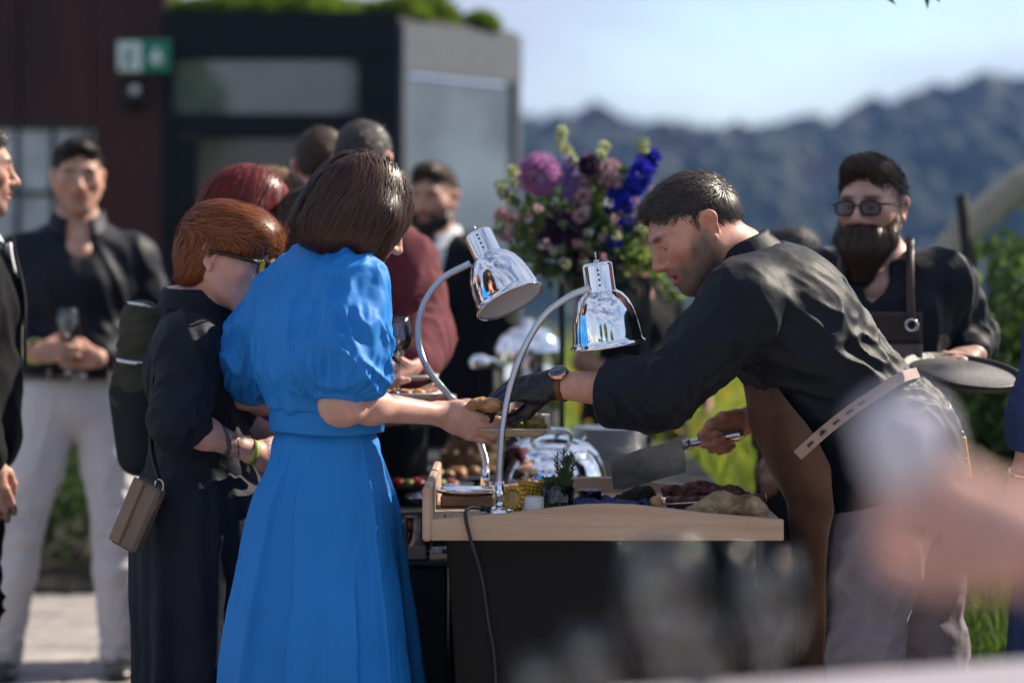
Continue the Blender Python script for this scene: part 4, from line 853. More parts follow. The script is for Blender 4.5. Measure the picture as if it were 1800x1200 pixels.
# ================================================================ the guest in the blue dress
def build_blue():
    t = thing('person', 'person with dark bob in long bright blue puff-sleeved dress holding out a plate', 'person', (-.45, 5.52, 0))
    J = dict(k=1.0, pelvis=P(578, 850, 5.52), waist=P(574, 722, 5.50), chest=P(560, 590, 5.49), neck=P(588, 440, 5.49), rs=P(622, 505, 5.37), ls=P(498, 518, 5.60))
    J['right'] = nrm((J['rs'] - J['ls']) * (1, 1, 0)); J['fwd'] = np.cross((0, 0, 1), J['right'])
    J['re'] = P(594, 708, 5.30); J['rw'] = P(778, 728, 5.50); J['le'] = P(432, 690, 5.74); J['lw'] = P(520, 720, 5.95)
    b = J['pelvis']; r, fw = J['right'], J['fwd']
    for n, sg in (('r', 1), ('l', -1)):
        J[n + 'h'] = b + r * sg * .09 - (0, 0, .04); J[n + 'k'] = np.array((b[0] + r[0] * sg * .09, b[1] + r[1] * sg * .09, .48)); J[n + 'a'] = np.array((b[0] + r[0] * sg * .09, b[1] + r[1] * sg * .09, .09))
    pos = P(640, 375, 5.47); M = frame((.80, .26, -.54), (.48, .1, .87)); s = .98
    Vh, Fh, Ah = make_head(pos, M, s, J['neck'], [], vox=.0035, flush=.4, neck_r=.050, chest=[(J['neck'], vlerp(J['rs'], J['neck'], .35), .055, .045), (J['neck'], vlerp(J['ls'], J['neck'], .35), .055, .045)])
    pieces = [(Vh, Fh, Ah), body_core(J, True)]
    f = Field(); armf(f, J['rs'], J['re'], J['rw'], 1., 0, .2, 1., fem=True, kk=.03)
    f.ell(J['re'] + np.array((.012, 0, -.014)), (.042, .038, .036), k=.03)
    # the hand under the rim of the plate, thumb on top
    hand_field(f, J['rw'], nrm((.93, .12, -.34)), nrm((-.35, -.93, -.15)), 1, curls=((.35, .35, .15), (.25, .3, .15), (.25, .3, .15), (.2, .3, .2)), spread=.03, s=.95,
               thumb=((.020, .026, -.006), (.050, .036, -.024), (.078, .030, -.040), (.104, .022, -.046)))
    pieces.append(f.mesh(.0036))
    f = Field(); armf(f, J['ls'], J['le'], J['lw'], 1., 0, .3, 1., fem=True, kk=.03); hand_field(f, J['lw'], nrm((.9, .3, .1)), nrm((-.1, .1, -1)), 1, s=.93); pieces.append(f.mesh(.006))
    join_body(t, pieces, skin('fair', (.62, .35, .275)))
    make_hair(t, 'bob', pos, M, s * 1.02, hairmat('brunette', (.105, .045, .028), (.012, .006, .005), rough=.36), count=14000, vox=.004, fly=1200)
    # ---- bodice with puffed sleeves
    f = Field(); torso(f, J, .014, True)
    f.econe(J['waist'] + (0, 0, .012), vlerp(J['waist'], J['chest'], .7), r, (.142, .110), (.164, .126), k=.05)
    f.econe(vlerp(J['waist'], J['chest'], .7), vlerp(J['chest'], J['neck'], .45), r, (.160, .122), (.138, .092), k=.05)
    for S, E, sg in ((J['rs'], J['re'], 1), (J['ls'], J['le'], -1)):
        f.cone(S, vlerp(S, E, .35), .062 if sg > 0 else .046, .078 if sg > 0 else .068, k=.05); f.cone(vlerp(S, E, .35), vlerp(S, E, .66), .080, .092, k=.04); f.cone(vlerp(S, E, .62), vlerp(S, E, .80), .092, .056, k=.03)
    f.cone(pos, J['neck'] + fw * .005 + (0, 0, .012), .075, .066, k=.012, op='sub'); f.half(J['waist'] + (0, 0, .004), (0, 0, -1), k=.004)
    ups = nrm(J['neck'] - J['waist']); rd = nrm(J['re'] - J['rs']); ld = nrm(J['le'] - J['ls'])
    V, F = f.mesh(.0048); V = relax(V, F, 2); N = vnormals(V, F); d = np.zeros(len(V))
    def armco(S, E):
        ax = nrm(E - S); q = V - S; tt = q @ ax / np.linalg.norm(E - S); rr = q - (q @ ax)[:, None] * ax; u = nrm(np.cross(ax, (.2, .3, 1))); w = np.cross(ax, u)
        return tt, np.arctan2(rr @ w, rr @ u), np.linalg.norm(rr, axis=1)
    onarm = np.zeros(len(V))
    for S, E, sd in ((J['rs'], J['re'], 3), (J['ls'], J['le'], 8)):
        tt, an, rr = armco(S, E); w = smooth(.12, .3, tt) * smooth(.135, .11, rr); onarm = np.maximum(onarm, w)
        g = np.stack([np.cos(an) * 2.6, np.sin(an) * 2.6, tt * 1.1 + sd], 1)
        d += w * (.018 * smooth(.50, .85, tt) * (1 - np.abs(noise(g * 1.6)) * 3.) + .016 * smooth(.75, .3, tt) * (.5 - np.abs(noise(g * np.array((1, 1, .55)) + 4)) * 2.2))
        d += w * .017 * folds(V, nrm(E - S + np.array((.16, .06, -.05))), .055, .12, seed=sd, sharp=2.2, warp=.9) * smooth(.15, .45, tt)
    for S, E in ((J['rs'], J['re']), (J['ls'], J['le'])):
        tt, an, rr = armco(S, E); d *= 1 - .85 * smooth(.86, .98, tt) * smooth(.135, .11, rr)
    z = (V - J['waist']) @ ups; back = 1 - onarm
    q = V @ np.stack([r, fw, ups]).T
    gath = np.abs(noise(np.stack([q[:, 0] * 26 + .8 * noise(q * 6), q[:, 1] * 10, q[:, 2] * 1.6], 1)))
    d += back * (.019 * (.3 - gath * 1.5)) * (.35 + .65 * smooth(.10, .0, np.abs(z - .03)) + .5 * smooth(.14, .30, z))
    d += back * .011 * folds(V, ups + .25 * r, .05, .3, seed=2)
    d += .0012 * fbm(V * 30, 3); d *= .25 + .75 * smooth(.07, .13, np.linalg.norm(V - J['neck'], axis=1))
    V = V + N * d[:, None]; V = relax(V, F, 1, .2); dress = obj('dress_bodice', V, F, MATS['blue_cotton'], t)
    for S, E in ((J['rs'], J['re']), (J['ls'], J['le'])):
        A = frame(E - S, (.2, .9, .3)); A = np.stack([A[:, 0], A[:, 2], A[:, 1]], 1); V, F = lathe([(.043, -.014), (.053, -.016), (.056, 0), (.053, .012), (.043, .013)], vlerp(S, E, .955), A, seg=40)
        obj('sleeve_cuff', V, F, MATS['blue_cotton'], t)
    # seam where the sleeves are set in would be lost in the gathers; waistband and neck binding are pieces of their own
    def wb(u, v):
        a = u * 2 * math.pi; c = J['waist'] + (0, 0, -.018); rr = 1 + .004 * np.sin(a * 9); zz = (v - .5) * .058
        bulge = .003 * np.sin(v * math.pi)
        return c + np.outer(np.cos(a) * (.150 + bulge) * rr, r) + np.outer(np.sin(a) * (.119 + bulge) * rr, fw) + np.outer(zz + .002 * np.sin(a * 3), (0, 0, 1))
    V, F = sheet(wb, 90, 10, closed=True); obj('waistband', *thicken(V, F, .004), MATS['blue_cotton'], t)
    def sk(u, v):
        a = u * 2 * math.pi; zz = J['waist'][2] - .040 - v * (J['waist'][2] - .20)
        grow_ = v ** .75; cx = J['waist'] * (1 - v)[:, None] + (J['pelvis'] + np.array((-.004, 0, 0))) * v[:, None]
        n = np.stack([np.cos(a) * 1.5, np.sin(a) * 1.5, v * .5 + 2], 1); pl = .10 * np.sin(a * 3 + .6) + .5 * noise(np.stack([np.cos(a) * 1.3, np.sin(a) * 1.3, v * .8 + 7], 1))
        for a0, sl, dp, wd_, v0, sg in ((-62, 10, .034, .42, .0, 1), (-78, -16, .030, .36, .0, -1), (-36, 2, .009, .60, .25, 1), (-14, -6, .013, .55, .3, -1), (2, -4, .034, .40, .0, 1), (20, 4, .018, .45, .2, -1), (-105, -4, .034, .40, .02, 1), (-128, 3, .028, .40, .1, 1), (-150, 2, .030, .4, .0, -1), (60, 3, .030, .4, .0, 1), (95, -3, .030, .4, .05, -1), (135, 4, .03, .4, .0, 1), (172, 3, .03, .4, .0, 1)):
            da = (a - np.radians(a0 + sl * v) - .10 * noise(np.stack([v * 2.2, v * 0 + a0, v * 0], 1)) + math.pi) % (2 * math.pi) - math.pi; da = da * sg
            pl = pl + (dp / .03) * np.where(da > 0, np.exp(-da / wd_), np.exp(da / .030)) * smooth(v0 - .02, v0 + .18, v) * (.55 + .45 * smooth(.0, .6, v))
        hip = .022 * smooth(.02, .20, v) + .008 * smooth(0, .04, v)
        amp = .0260 + .010 * v
        ru = .130 + hip + .080 * grow_ * v ** .35 + amp * pl - .012; rw = .100 + hip * 1.25 + .100 * grow_ * v ** .35 + amp * pl - .012; ru = ru + .012 * (1 - smooth(0, .15, v)); rw = rw + .012 * (1 - smooth(0, .15, v))
        p = np.outer(np.cos(a) * ru, r) + np.outer(np.sin(a) * rw, fw); p[:, 0] += cx[:, 0]; p[:, 1] += cx[:, 1]; p[:, 2] = zz + .004 * noise(n * 3)
        return p
    V, F = sheet(sk, 520, 130, closed=True); V = V + vnormals(V, F) * (.0028 * folds(V, (.35, .1, 1), .06, .16, seed=5) + .0018 * fbm(V * 9, 2))[:, None]
    obj('skirt', V, F, MATS['blue_cotton'], t)
    nb = [J['neck'] + (M @ (0, 0, 0)) + np.cos(a) * r * .070 + np.sin(a) * fw * .062 + np.array((0, 0, .006 + .010 * math.cos(a) - .012 * math.sin(a))) for a in np.linspace(0, 2 * math.pi, 40)]
    obj('neck_binding', *tube(nb, .0055, 6, caps=False), MATS['blue_cotton'], t)
    for n in 'rl': shoe(t, J[n + 'a'], fw, .9, MATS['black_shoe'])
    return J
BJ = build_blue()
# ================================================================ the other guests and staff
def simple_person(label, J, look, up, skn, hair, top, bottom, s=1., female=False, sleeve=.97, e=.018, hands=('rest', 'rest'), vox=.009, stub=0., group=None, v_neck=0., fold=.008, skirt=None,
                  coll=None, beard=None, shoes=True, hair_n=1500, hvox=.006, head_at=None, jacket=None, collar_mat=None, top_name='shirt', count_legs=True):
    base = (J['pelvis'][0], J['pelvis'][1], 0); t = thing('person', label, 'person', base, group)
    k = J['k']; pos = J['head'] if head_at is None else head_at; M = frame(look, up); J['M'], J['hs'], J['hp'] = M, s, pos
    chest = [(J['neck'], vlerp(J['chest'], J['neck'], .55) + J['fwd'] * .055 * k, .058 * k, .060 * k), (J['neck'], vlerp(J['rs'], J['neck'], .4), .05 * k, .045 * k), (J['neck'], vlerp(J['ls'], J['neck'], .4), .05 * k, .045 * k)]
    Vh, Fh, Ah = make_head(pos, M, s, J['neck'], [], stub=stub, vox=hvox * .75, chest=chest, neck_r=.050 if female else .058, jaw=.9 if female else 1.)
    pcs = [(Vh, Fh, Ah), body_core(J, female)]
    for a, pose in (('r', hands[0]), ('l', hands[1])):
        f = Field(); armf(f, J[a + 's'], J[a + 'e'], J[a + 'w'], k, 0, max(sleeve - .35, .1), 1., fem=female)
        fd = J[a + 'w'] - J[a + 'e']; sg = 1 if a == 'r' else -1
        if pose == 'rest': hand_field(f, J[a + 'w'], fd, nrm(J['right'] * sg + J['fwd'] * .1), sg, s=k * .97, curl=(.35, .4, .3))
        elif pose: hand_field(f, J[a + 'w'], pose.get('dir', fd), pose['dorsal'], pose.get('thumb', sg), curl=pose.get('curl', (.6, .6, .4)), s=k * .97)
        V, F = f.mesh(.0045 if hvox < .006 else .0065); A = pose.get('attr')(V) if isinstance(pose, dict) and 'attr' in pose else {}; pcs.append((V, F, A))
    join_body(t, pcs, skn)
    if hair: make_hair(t, hair[0], pos, M, s, hair[1], count=hair_n, vox=hvox)
    # ---- upper garment
    f = Field(); torso(f, J, e, female)
    for a in 'rl':
        f.cone(vlerp(J['chest'], J[a + 's'], .4), J[a + 's'], .10 * k, .058 * k, k=.06); at = armf(f, J[a + 's'], J[a + 'e'], J[a + 'w'], k, e * 1.0, 0, sleeve, kk=.05, fem=female)
        if sleeve < .8: f.cone(at(sleeve - .06), at(sleeve + .02), (.058 + e) * k, (.062 + e) * k, k=.03); f.half(at(sleeve), at(sleeve) - at(sleeve - .1), k=.004) if False else None
    f.econe(J['pelvis'] + (0, 0, .02), J['waist'], J['right'], ((.162 + e) * k, (.122 + e) * k), ((.148 + e) * k, (.112 + e) * k), k=.03)
    f.half(J['pelvis'] + (0, 0, (.055 if not jacket else -.12) * k), (0, 0, -1), k=.006)
    f.cone(pos, J['neck'] + (0, 0, .002), .09 * k, .068 * k, k=.01, op='sub')
    if v_neck:
        f.ell(J['neck'] + J['fwd'] * .085 * k - (0, 0, .015 + v_neck * .4), (.040, .08, .050 + v_neck * .55), frame(J['fwd'], nrm(J['fwd'] * -.15 + (0, 0, 1))), k=.006, op='sub')
    fl = [(None, 1, nrm(J['right'] * .5 + np.array((0, 0, 1.))), .07, .3, fold)] + [(J[a + 'e'], .12, np.cross(J[a + 'w'] - J[a + 's'], (.3, .9, .1)), .045, .14, fold * 1.5) for a in 'rl'] + [(J['waist'], .16, J['right'], .05, .2, fold * .9)]
    garment(top_name, f, vox, top, t, fl)
    if coll is not False:
        Mn = frame(J['fwd'], nrm((J['neck'] - J['chest']) * (1, 1, 1))); collar('shirt_collar', J['neck'] + (0, 0, .008), Mn, (coll or (.068 if female else .079)) * k, .052, collar_mat or top, t, open_=.5 + 8 * v_neck, tip=.05)
    # ---- lower garment
    if skirt:
        def sk(u, v):
            a = u * 2 * math.pi; z = J['waist'][2] * (1 - v) + skirt[0] * v; n = np.stack([np.cos(a) * 3, np.sin(a) * 3, v * .6], 1); am = .006 + .018 * v
            ru = (.128 + e) * k + (.055 * smooth(0, .22, v) + skirt[1] * v) + am * (1 - 2.6 * np.abs(noise(n))); rw = (.098 + e) * k + (.06 * smooth(0, .22, v) + skirt[1] * v) + am * (1 - 2.6 * np.abs(noise(n)))
            c = vlerp(J['waist'], J['pelvis'], .6); p = np.outer(np.cos(a) * ru, J['right']) + np.outer(np.sin(a) * rw, J['fwd']); p[:, 0] += c[0]; p[:, 1] += c[1]; p[:, 2] = z + .02; return p
        V, F = sheet(sk, 140, 60, closed=True); V = V + vnormals(V, F) * (.004 * folds(V, (.2, .1, 1), .06, .25))[:, None]; obj('skirt', V, F, bottom, t)
    elif bottom:
        f = Field(); f.econe(J['pelvis'] + (0, 0, .05 * k), J['pelvis'] + (0, 0, -.03), J['right'], (.160 * k, .122 * k), (.168 * k, .128 * k), k=.03)
        for a in 'rl': legf(f, J[a + 'h'], J[a + 'k'], J[a + 'a'] + (0, 0, .0), k, .018, kk=.025)
        garment('trousers', f, vox, bottom, t, [(None, 1, (.3, .1, 1), .08, .35, .006)] + [(J[a + 'k'], .16, J['right'] + (0, 0, .3), .04, .16, .016) for a in 'rl'] + [(J[a + 'a'], .13, J['right'] + (0, 0, .2), .035, .12, .020) for a in 'rl'] + [(J['pelvis'] - (0, 0, .08), .12, J['right'] + (0, 0, .5), .05, .2, .010)])
    if shoes:
        for a in 'rl': shoe(t, J[a + 'a'], J['fwd'], k, MATS['black_shoe'])
    return t
def beard_mass(t, pos, M, s, length, hm, n=1500, full=1.):
    f = Field()
    for sx in (-1, 1):
        f.cone((sx * .064, .018, -.028), (sx * .052, .046, -.075), .012, .020 * full, k=.02); f.cone((sx * .052, .046, -.075), (0, .072, -.100), .020 * full, .024 * full, k=.025)
        f.cone((sx * .030, .080, -.052), (sx * .004, .098, -.047), .007, .007, k=.01); f.cone((sx * .030, .080, -.052), (sx * .030, .074, -.085), .009, .012, k=.015)
    f.ell((0, .104, -.0625), (.019, .026, .0085), k=.006, op='sub')
    if length: f.cone((0, .068, -.100), (0, .060, -.105 - length), .046 * full, .026, k=.03); f.cone((-.02, .06, -.100), (.012, .058, -.110 - length), .034, .020, k=.03)
    V, F = f.mesh(.0045); r = pick(V, F, n); D = f.grid(.006); o = obj('beard', pos + (V * s) @ M.T, F, hm[1], t)
    rv, rf, rr = grow(D, r, lambda p, g: np.tile(np.array((0, .15, -1.)), (len(p), 1)), 5, .010, off=(-.001, .003), lift=.18, wob=.3, width=.0009)
    obj('strands', pos + (rv * s) @ M.T, rf, hm[0], o, attr={'rnd': rr})
def spectacles(t, pos, M, s, mf, ml, tint=True, w=.0052):
    T = lambda *p: pos + M @ (np.array(p) * s)
    fr = None; rim = []
    for sx in (-1, 1):
        pts = [T(sx * (.0325 + .0245 * math.copysign(abs(math.cos(a)) ** .6, math.cos(a))), .106 - .006 * abs(math.cos(a)) * (math.cos(a) > 0), -.001 + .0165 * math.copysign(abs(math.sin(a)) ** .7, math.sin(a)) - .002 * math.cos(a)) for a in np.linspace(0, 2 * math.pi, 33)]
        rim.append(tube(pts, .0028 * s, 6, caps=False)); rim.append(tube([T(sx * .057, .100, .008), T(sx * .074, .088, .008), T(sx * .082, .03, .008), T(sx * .085, -.015, .006), T(sx * .084, -.030, -.012)], [w * .7, w * .62, w * .5, w * .4, w * .3], 6, flat=.8))
    rim.append(tube([T(-.009, .108, .004), T(0, .110, .007), T(.009, .108, .004)], .002, 6))
    fr = obj('glasses_frame', *cat(*[(v, [list(q) for q in f]) for v, f in rim]), mf, t)
    for sx in (-1, 1):
        pts = np.array([(sx * (.0325 + .0235 * math.copysign(abs(math.cos(a)) ** .6, math.cos(a))), .1045, -.001 + .0155 * math.copysign(abs(math.sin(a)) ** .7, math.sin(a))) for a in np.linspace(0, 2 * math.pi, 24, endpoint=False)])
        obj('lens', np.array([T(*p) for p in pts]), [list(range(24))], ml, fr, smooth_=False)
hm_ginger = hairmat('ginger', (.42, .13, .035), (.10, .025, .008)); hm_red = hairmat('dyed_red', (.28, .016, .012), (.05, .004, .004)); hm_blond = hairmat('dark_blond', (.30, .17, .08), (.08, .04, .02))
hm_brown = hairmat('brown', (.10, .055, .032), (.025, .014, .01)); hm_black = hairmat('blackish', (.035, .026, .022), (.008, .006, .006)); hm_grey = hairmat('greying', (.10, .09, .085), (.02, .018, .016)); hm_beard = hairmat('beard_brown', (.13, .062, .034), (.02, .012, .009))
fair = skin('fair', (.62, .35, .275)); rosy = skin('rosy', (.66, .37, .305), tattoo=(.055, .06, .075)); tan = skin('tan', (.55, .305, .22)); pale = skin('pale', (.62, .375, .295), stub=(.12, .08, .06))

# ---- guest with ginger hair, glasses and tattooed forearm
def build_ginger():
    J = stand(-.755, 5.80, 82, 1.64, True); k = J['k']
    J.update(waist=P(352, 790, 5.80), pelvis=P(350, 900, 5.80), chest=P(344, 662, 5.80), neck=P(350, 548, 5.79), rs=P(326, 612, 5.64), ls=P(372, 602, 5.94), re=P(318, 745, 5.56), rw=P(448, 796, 5.66), le=P(400, 740, 6.02), lw=P(500, 770, 6.02))
    hp = P(398, 452, 5.74)
    def tat(V):
        d = nrm(J['rw'] - J['re']); u = (V - J['re']) @ d; w = (V - J['re']) @ np.array((0, 0, 1.)); u = u + .55 * w
        b = lambda a, c: ((u > a) & (u < c)).astype(float)
        m = np.maximum.reduce([b(.085, .098), b(.104, .107), b(.112, .116), b(.150, .1525), .8 * b(.185, .205) * (noise(V * 90) > -.1)])
        return {'tattoo': m * (V[:, 1] < J['re'][1] + .25) * .9}
    t = simple_person('person with short ginger hair and glasses in black shirt dress, tattooed forearm', J, (.94, -.20, -.24), (.25, 0, .96), rosy, ('pixie', hm_ginger), MATS['navy_cloth'], MATS['navy_cloth'], s=1.0, female=True, sleeve=.46, e=.016,
        hands=(dict(dorsal=(-.2, -.9, .3), curl=(.5, .5, .3), attr=tat), dict(dorsal=(-.2, .9, .3))), vox=.0065, skirt=(.25, -.025), hvox=.0042, head_at=hp, hair_n=11000, shoes=True, v_neck=.02, top_name='shirt_dress', coll=.080)
    spectacles(t, hp, J['M'], 1.0, mat('tortoiseshell', (.05, .026, .014), rough=.35, vary=.6, scale=120, col2=(.010, .007, .006)), MATS['glass'], w=.011)
    d = nrm(J['rw'] - J['re']); A = frame(d, (0, 0, 1)); A = np.stack([A[:, 0], A[:, 2], A[:, 1]], 1)
    obj('wrist_band', *lathe([(.0275, -.008), (.0295, -.008), (.0295, .008), (.0275, .008)], vlerp(J['re'], J['rw'], .95), A, seg=24), mat('lime_band', (.34, .38, .10), rough=.6), t)
    # small hoop and stitched tie of the collar
    return J
GJ = build_ginger()
# ---- the tall guest in white trousers with a wine glass
def build_white():
    J = stand(-1.485, 8.27, 168, 1.83, arms=dict(re=(.27, -.06, 1.14), rw=(.13, .20, 1.07), le=(-.27, -.06, 1.14), lw=(-.05, .20, 1.05)), legs=dict(ra=(.24, .0, .09), la=(-.13, .04, .09), rk=(.19, .03, .5), lk=(-.12, .05, .5)))
    t = simple_person('person in black shirt and white trousers holding a wine glass in both hands', J, (.22, -.96, -.06), (0, 0, 1), tan, ('quiff', hm_black), MATS['black_shirt'], MATS['white_trousers'], s=1.04, sleeve=.93, v_neck=.055, stub=.25, e=.012,
        hands=(dict(dorsal=(.1, -1, .3), dir=(.92, -.2, .1), curl=(.7, .8, .5)), dict(dorsal=(-.1, -1, -.2), dir=(-.95, -.1, .05), curl=(.6, .7, .5))))
    eyes(t, J['hp'], J['M'], 1.04)
    w = J['pelvis'] + (0, 0, .055); a = np.linspace(0, 2 * math.pi, 50); pts = [w + J['right'] * math.cos(x) * .190 + J['fwd'] * math.sin(x) * .150 for x in a]
    b = obj('belt', *tube(pts, .018, 4, flat=.18 * 5, caps=False, phase=math.pi / 4), MATS['black_shoe'], t)
    obj('buckle', *box(w + J['fwd'] * .168, (.045, .012, .034), np.stack([J['right'], J['fwd'], (0, 0, 1)], 1), .003), MATS['steel'], b)
    for x in (-.10, .10): obj('belt_loop', *box(w + J['fwd'] * .142 + J['right'] * x, (.011, .012, .05), np.stack([J['right'], J['fwd'], (0, 0, 1)], 1), .002), MATS['white_trousers'], t)
    obj('wrist_band', *tube([J['rw'] - nrm(J['rw'] - J['re']) * .02 + .036 * (math.cos(x) * np.array((0, 0, 1)) + math.sin(x) * nrm(np.cross(J['rw'] - J['re'], (0, 0, 1)))) for x in a[:26 * 2]], .009, 6, caps=False), mat('pale_band', (.6, .6, .15), rough=.6), t)
    return J
WJ = build_white()
# ---- bearded waiter with the round tray
def build_waiter():
    J = stand(.965, 6.32, 196, 1.75, arms=dict(re=(-.285, 0, 1), le=(-.29, .02, 1.13), lw=(-.26, .21, 1.045), rw=(.24, .12, .95)))
    J['re'] = J['T'](.25, -.02, 1.14); J['ls'] = J['T'](-.160, -.01, 1.365); J['rs'] = J['T'](.165, -.01, 1.365); J['le'] = P(1706, 588, 6.46); J['lw'] = P(1712, 622, 6.25)
    hp = P(1532, 363, 6.28); M0 = (-.46, -.88, -.05)
    J['neck'] = P(1552, 475, 6.34)
    t = simple_person('person with long brown beard and dark glasses in black shirt and grey bib apron', J, M0, (0, -.02, 1), pale, ('quiff', hairmat('waiter_brown', (.11, .065, .045), (.018, .012, .010))), MATS['black_shirt'], mat('black_trousers', (.012, .012, .014), rough=.8), s=1.04, sleeve=.95, v_neck=.085,
        hands=('rest', dict(dorsal=(.1, -.25, .95), dir=(-.75, -.62, -.10), curl=(.35, .7, .5), thumb=-1)), vox=.007, hvox=.0045, head_at=hp, hair_n=4200, stub=.0, fold=.011, e=.012)
    beard_mass(t, hp, J['M'], 1.04, .052, hm_beard, 3600, 1.1); eyes(t, hp, J['M'], 1.04)
    spectacles(t, hp, J['M'], 1.06, mat('dark_frame', (.015, .014, .014), rough=.2), mat('smoked_lens', (.30, .26, .34), rough=.02, trans=.85, vary=0))
    # bib apron on the chest with eyelet strap
    Fw, Rt = J['fwd'], J['right']
    def bib(u, v):
        x = (u - .5) * (.245 + .16 * smooth(.28, .42, v)); z = 1.285 - v * .67; y = .158 + .012 * smooth(0, .4, v) - 1.5 * x ** 2 * 1.1
        return J['T'](0, 0, 0) + np.outer(x, Rt) + np.outer(y, Fw) + np.outer(z, (0, 0, 1.))
    V, F = sheet(bib, 24, 50); ap = obj('apron', *thicken(V, F, .003), mat('grey_canvas', (.20, .165, .145), rough=.85, vary=.15, scale=30, bump=.3, bscale=140), t)
    V, F = sheet(lambda u, v: bib(u, v * .12) + .004 * Fw, 20, 8); obj('leather_band', *thicken(V, F, .003), mat('dark_leather', (.045, .026, .022), rough=.5), ap)
    for x in (-1, 1):
        p = [J['T'](0, 0, 0) + Rt * x * .098 + Fw * .158 + np.array((0, 0, 1.25)), J['T'](0, 0, 0) + Rt * x * .094 + Fw * .152 + np.array((0, 0, 1.31)), J['T'](0, 0, 0) + Rt * x * .088 + Fw * .115 + np.array((0, 0, 1.41)), J['T'](0, 0, 0) + Rt * x * .08 + Fw * .04 + np.array((0, 0, 1.475))]
        obj('apron_strap', *tube(spline(p, 16), .015, 4, flat=.2, up=Fw, phase=math.pi / 4), mat('strap_leather', (.07, .04, .032), rough=.5), t)
        A = np.stack([Rt, (0, 0, 1.), -Fw], 1); obj('eyelet', *lathe([(.010, 0), (.013, .004), (.017, .004), (.019, 0), (.019, -.002)], p[0] + Fw * .008, np.stack([Rt, np.array((0, 0, 1.)), Fw], 1), seg=20), MATS['steel'], ap)
    nb = J['T'](0, 0, 0) + Rt * (-.015) + Fw * .172 + np.array((0, 0, 1.150)); B = np.stack([Rt, Fw, (0, 0, 1.)], 1)
    n = obj('name_badge', *box(nb, (.075, .004, .042), B, .001), mat('badge_wood', (.55, .32, .12), rough=.5, vary=.2), ap); obj('badge_strip', *box(nb + Fw * .0025 + (0, 0, -.012), (.070, .002, .016), B), MATS['white_enamel'], n)
    return t, J
WT, TJ = build_waiter()
def build_round_tray():
    c = P(1692, 657, 6.05); t = thing('serving_tray', 'round black non-slip serving tray held out by the bearded waiter', 'tray', tuple(c))
    n = nrm((.10, -.24, 1)); M = np.stack([nrm(np.cross((0, 1, 0), n)), np.cross(n, nrm(np.cross((0, 1, 0), n))), n], 1)
    V, F = lathe([(1e-4, 0), (.135, 0), (.141, .004), (.147, .012), (.152, .013), (.153, .009), (.146, -.004), (.138, -.009), (1e-4, -.009)], c, M, seg=64)
    rim = obj('tray', V, F, mat('black_tray', (.016, .017, .019), rough=.42, bump=.3, bscale=200), t)
    obj('grip_mat', *lathe([(.132, .0), (.132, .002), (1e-4, .002)], c + n * .001, M, seg=48), mat('grip_rubber', (.13, .13, .14), rough=.55, vary=.3, scale=160, bump=.5, bscale=400), t)  # grey lifted to put the sun's reflection into the mat's colour
build_round_tray()
# ---- guests in the queue behind
J = stand(-.70, 6.28, 75, 1.64, True); simple_person('person with dyed dark red hair in purple dress standing behind the ginger guest', J, (.9, .3, -.3), (.2, 0, 1), fair, ('long', hm_red), mat('plum_cloth', (.10, .045, .16), rough=.8), mat('violet_skirt', (.12, .06, .30), rough=.8), female=True, skirt=(.35, .06), coll=False, hair_n=2500, sleeve=.9)
J = stand(-.69, 6.85, 60, 1.66, True); simple_person('person with dark blond hair looking down in the queue', J, (.8, .5, -.3), (.2, 0, 1), fair, ('bob', hm_blond), mat('sand_cloth', (.30, .22, .17), rough=.8), mat('sand_skirt', (.2, .16, .13), rough=.8), female=True, skirt=(.4, .05), coll=False, hair_n=2000)
J = stand(-.52, 6.22, 70, 1.58, True, arms=dict(re=(.22, .05, 1.16), rw=(.10, .30, 1.12), le=(-.2, .1, 1.1), lw=(-.05, .36, 1.12)))
J['re'] = P(560, 640, 6.0); J['rw'] = P(655, 700, 6.0)
simple_person('person with tied brown hair holding the plate with the wine glass', J, (.85, .4, -.3), (.2, 0, 1), fair, ('pixie', hm_brown), mat('brown_top', (.09, .06, .05), rough=.8), mat('brown_skirt', (.05, .04, .04), rough=.8), female=True, skirt=(.4, .04), coll=False, hair_n=2500, sleeve=.6, hands=(dict(dorsal=(0, -.5, -.85), dir=(1, 0, .0), curl=(.15, .25, .2)), 'rest'))
J = stand(-.575, 7.3, -12, 1.82); simple_person('person with short brown hair in dark shirt, back turned, tallest in the queue', J, (-.15, .98, -.1), (0, 0, 1), rosy, ('crop', hm_brown), MATS['black_shirt'], MATS['dark_suit'], s=1.02, hair_n=2000)
J = stand(-.435, 6.92, 25, 1.815, arms=dict(re=(.33, .06, 1.16), rw=(.30, .30, 1.10)))
J['rs'] = P(715, 470, 6.85); J['re'] = P(750, 590, 6.70); J['rw'] = P(735, 645, 6.45)
t = simple_person('person with greying dark hair in maroon sweater holding a plate', J, (.25, .95, -.2), (0, 0, 1), rosy, ('crop', hm_grey), mat('maroon_knit', (.11, .012, .022), rough=.9, vary=.15, scale=40, bump=.4, bscale=120), MATS['dark_suit'], s=1.02, coll=False, hair_n=2000, e=.026, hands=(dict(dorsal=(.3, -.6, -.6), dir=(-.3, -.8, -.1), curl=(.3, .4, .3)), 'rest'), top_name='sweater')
obj('bracelet', *tube([J['rw'] + .036 * (math.cos(x) * np.array((0, 0, 1)) + math.sin(x) * nrm((1, -.1, 0))) for x in np.linspace(0, 6.28, 30)], .005, 6, caps=False), MATS['black_metal'], t)
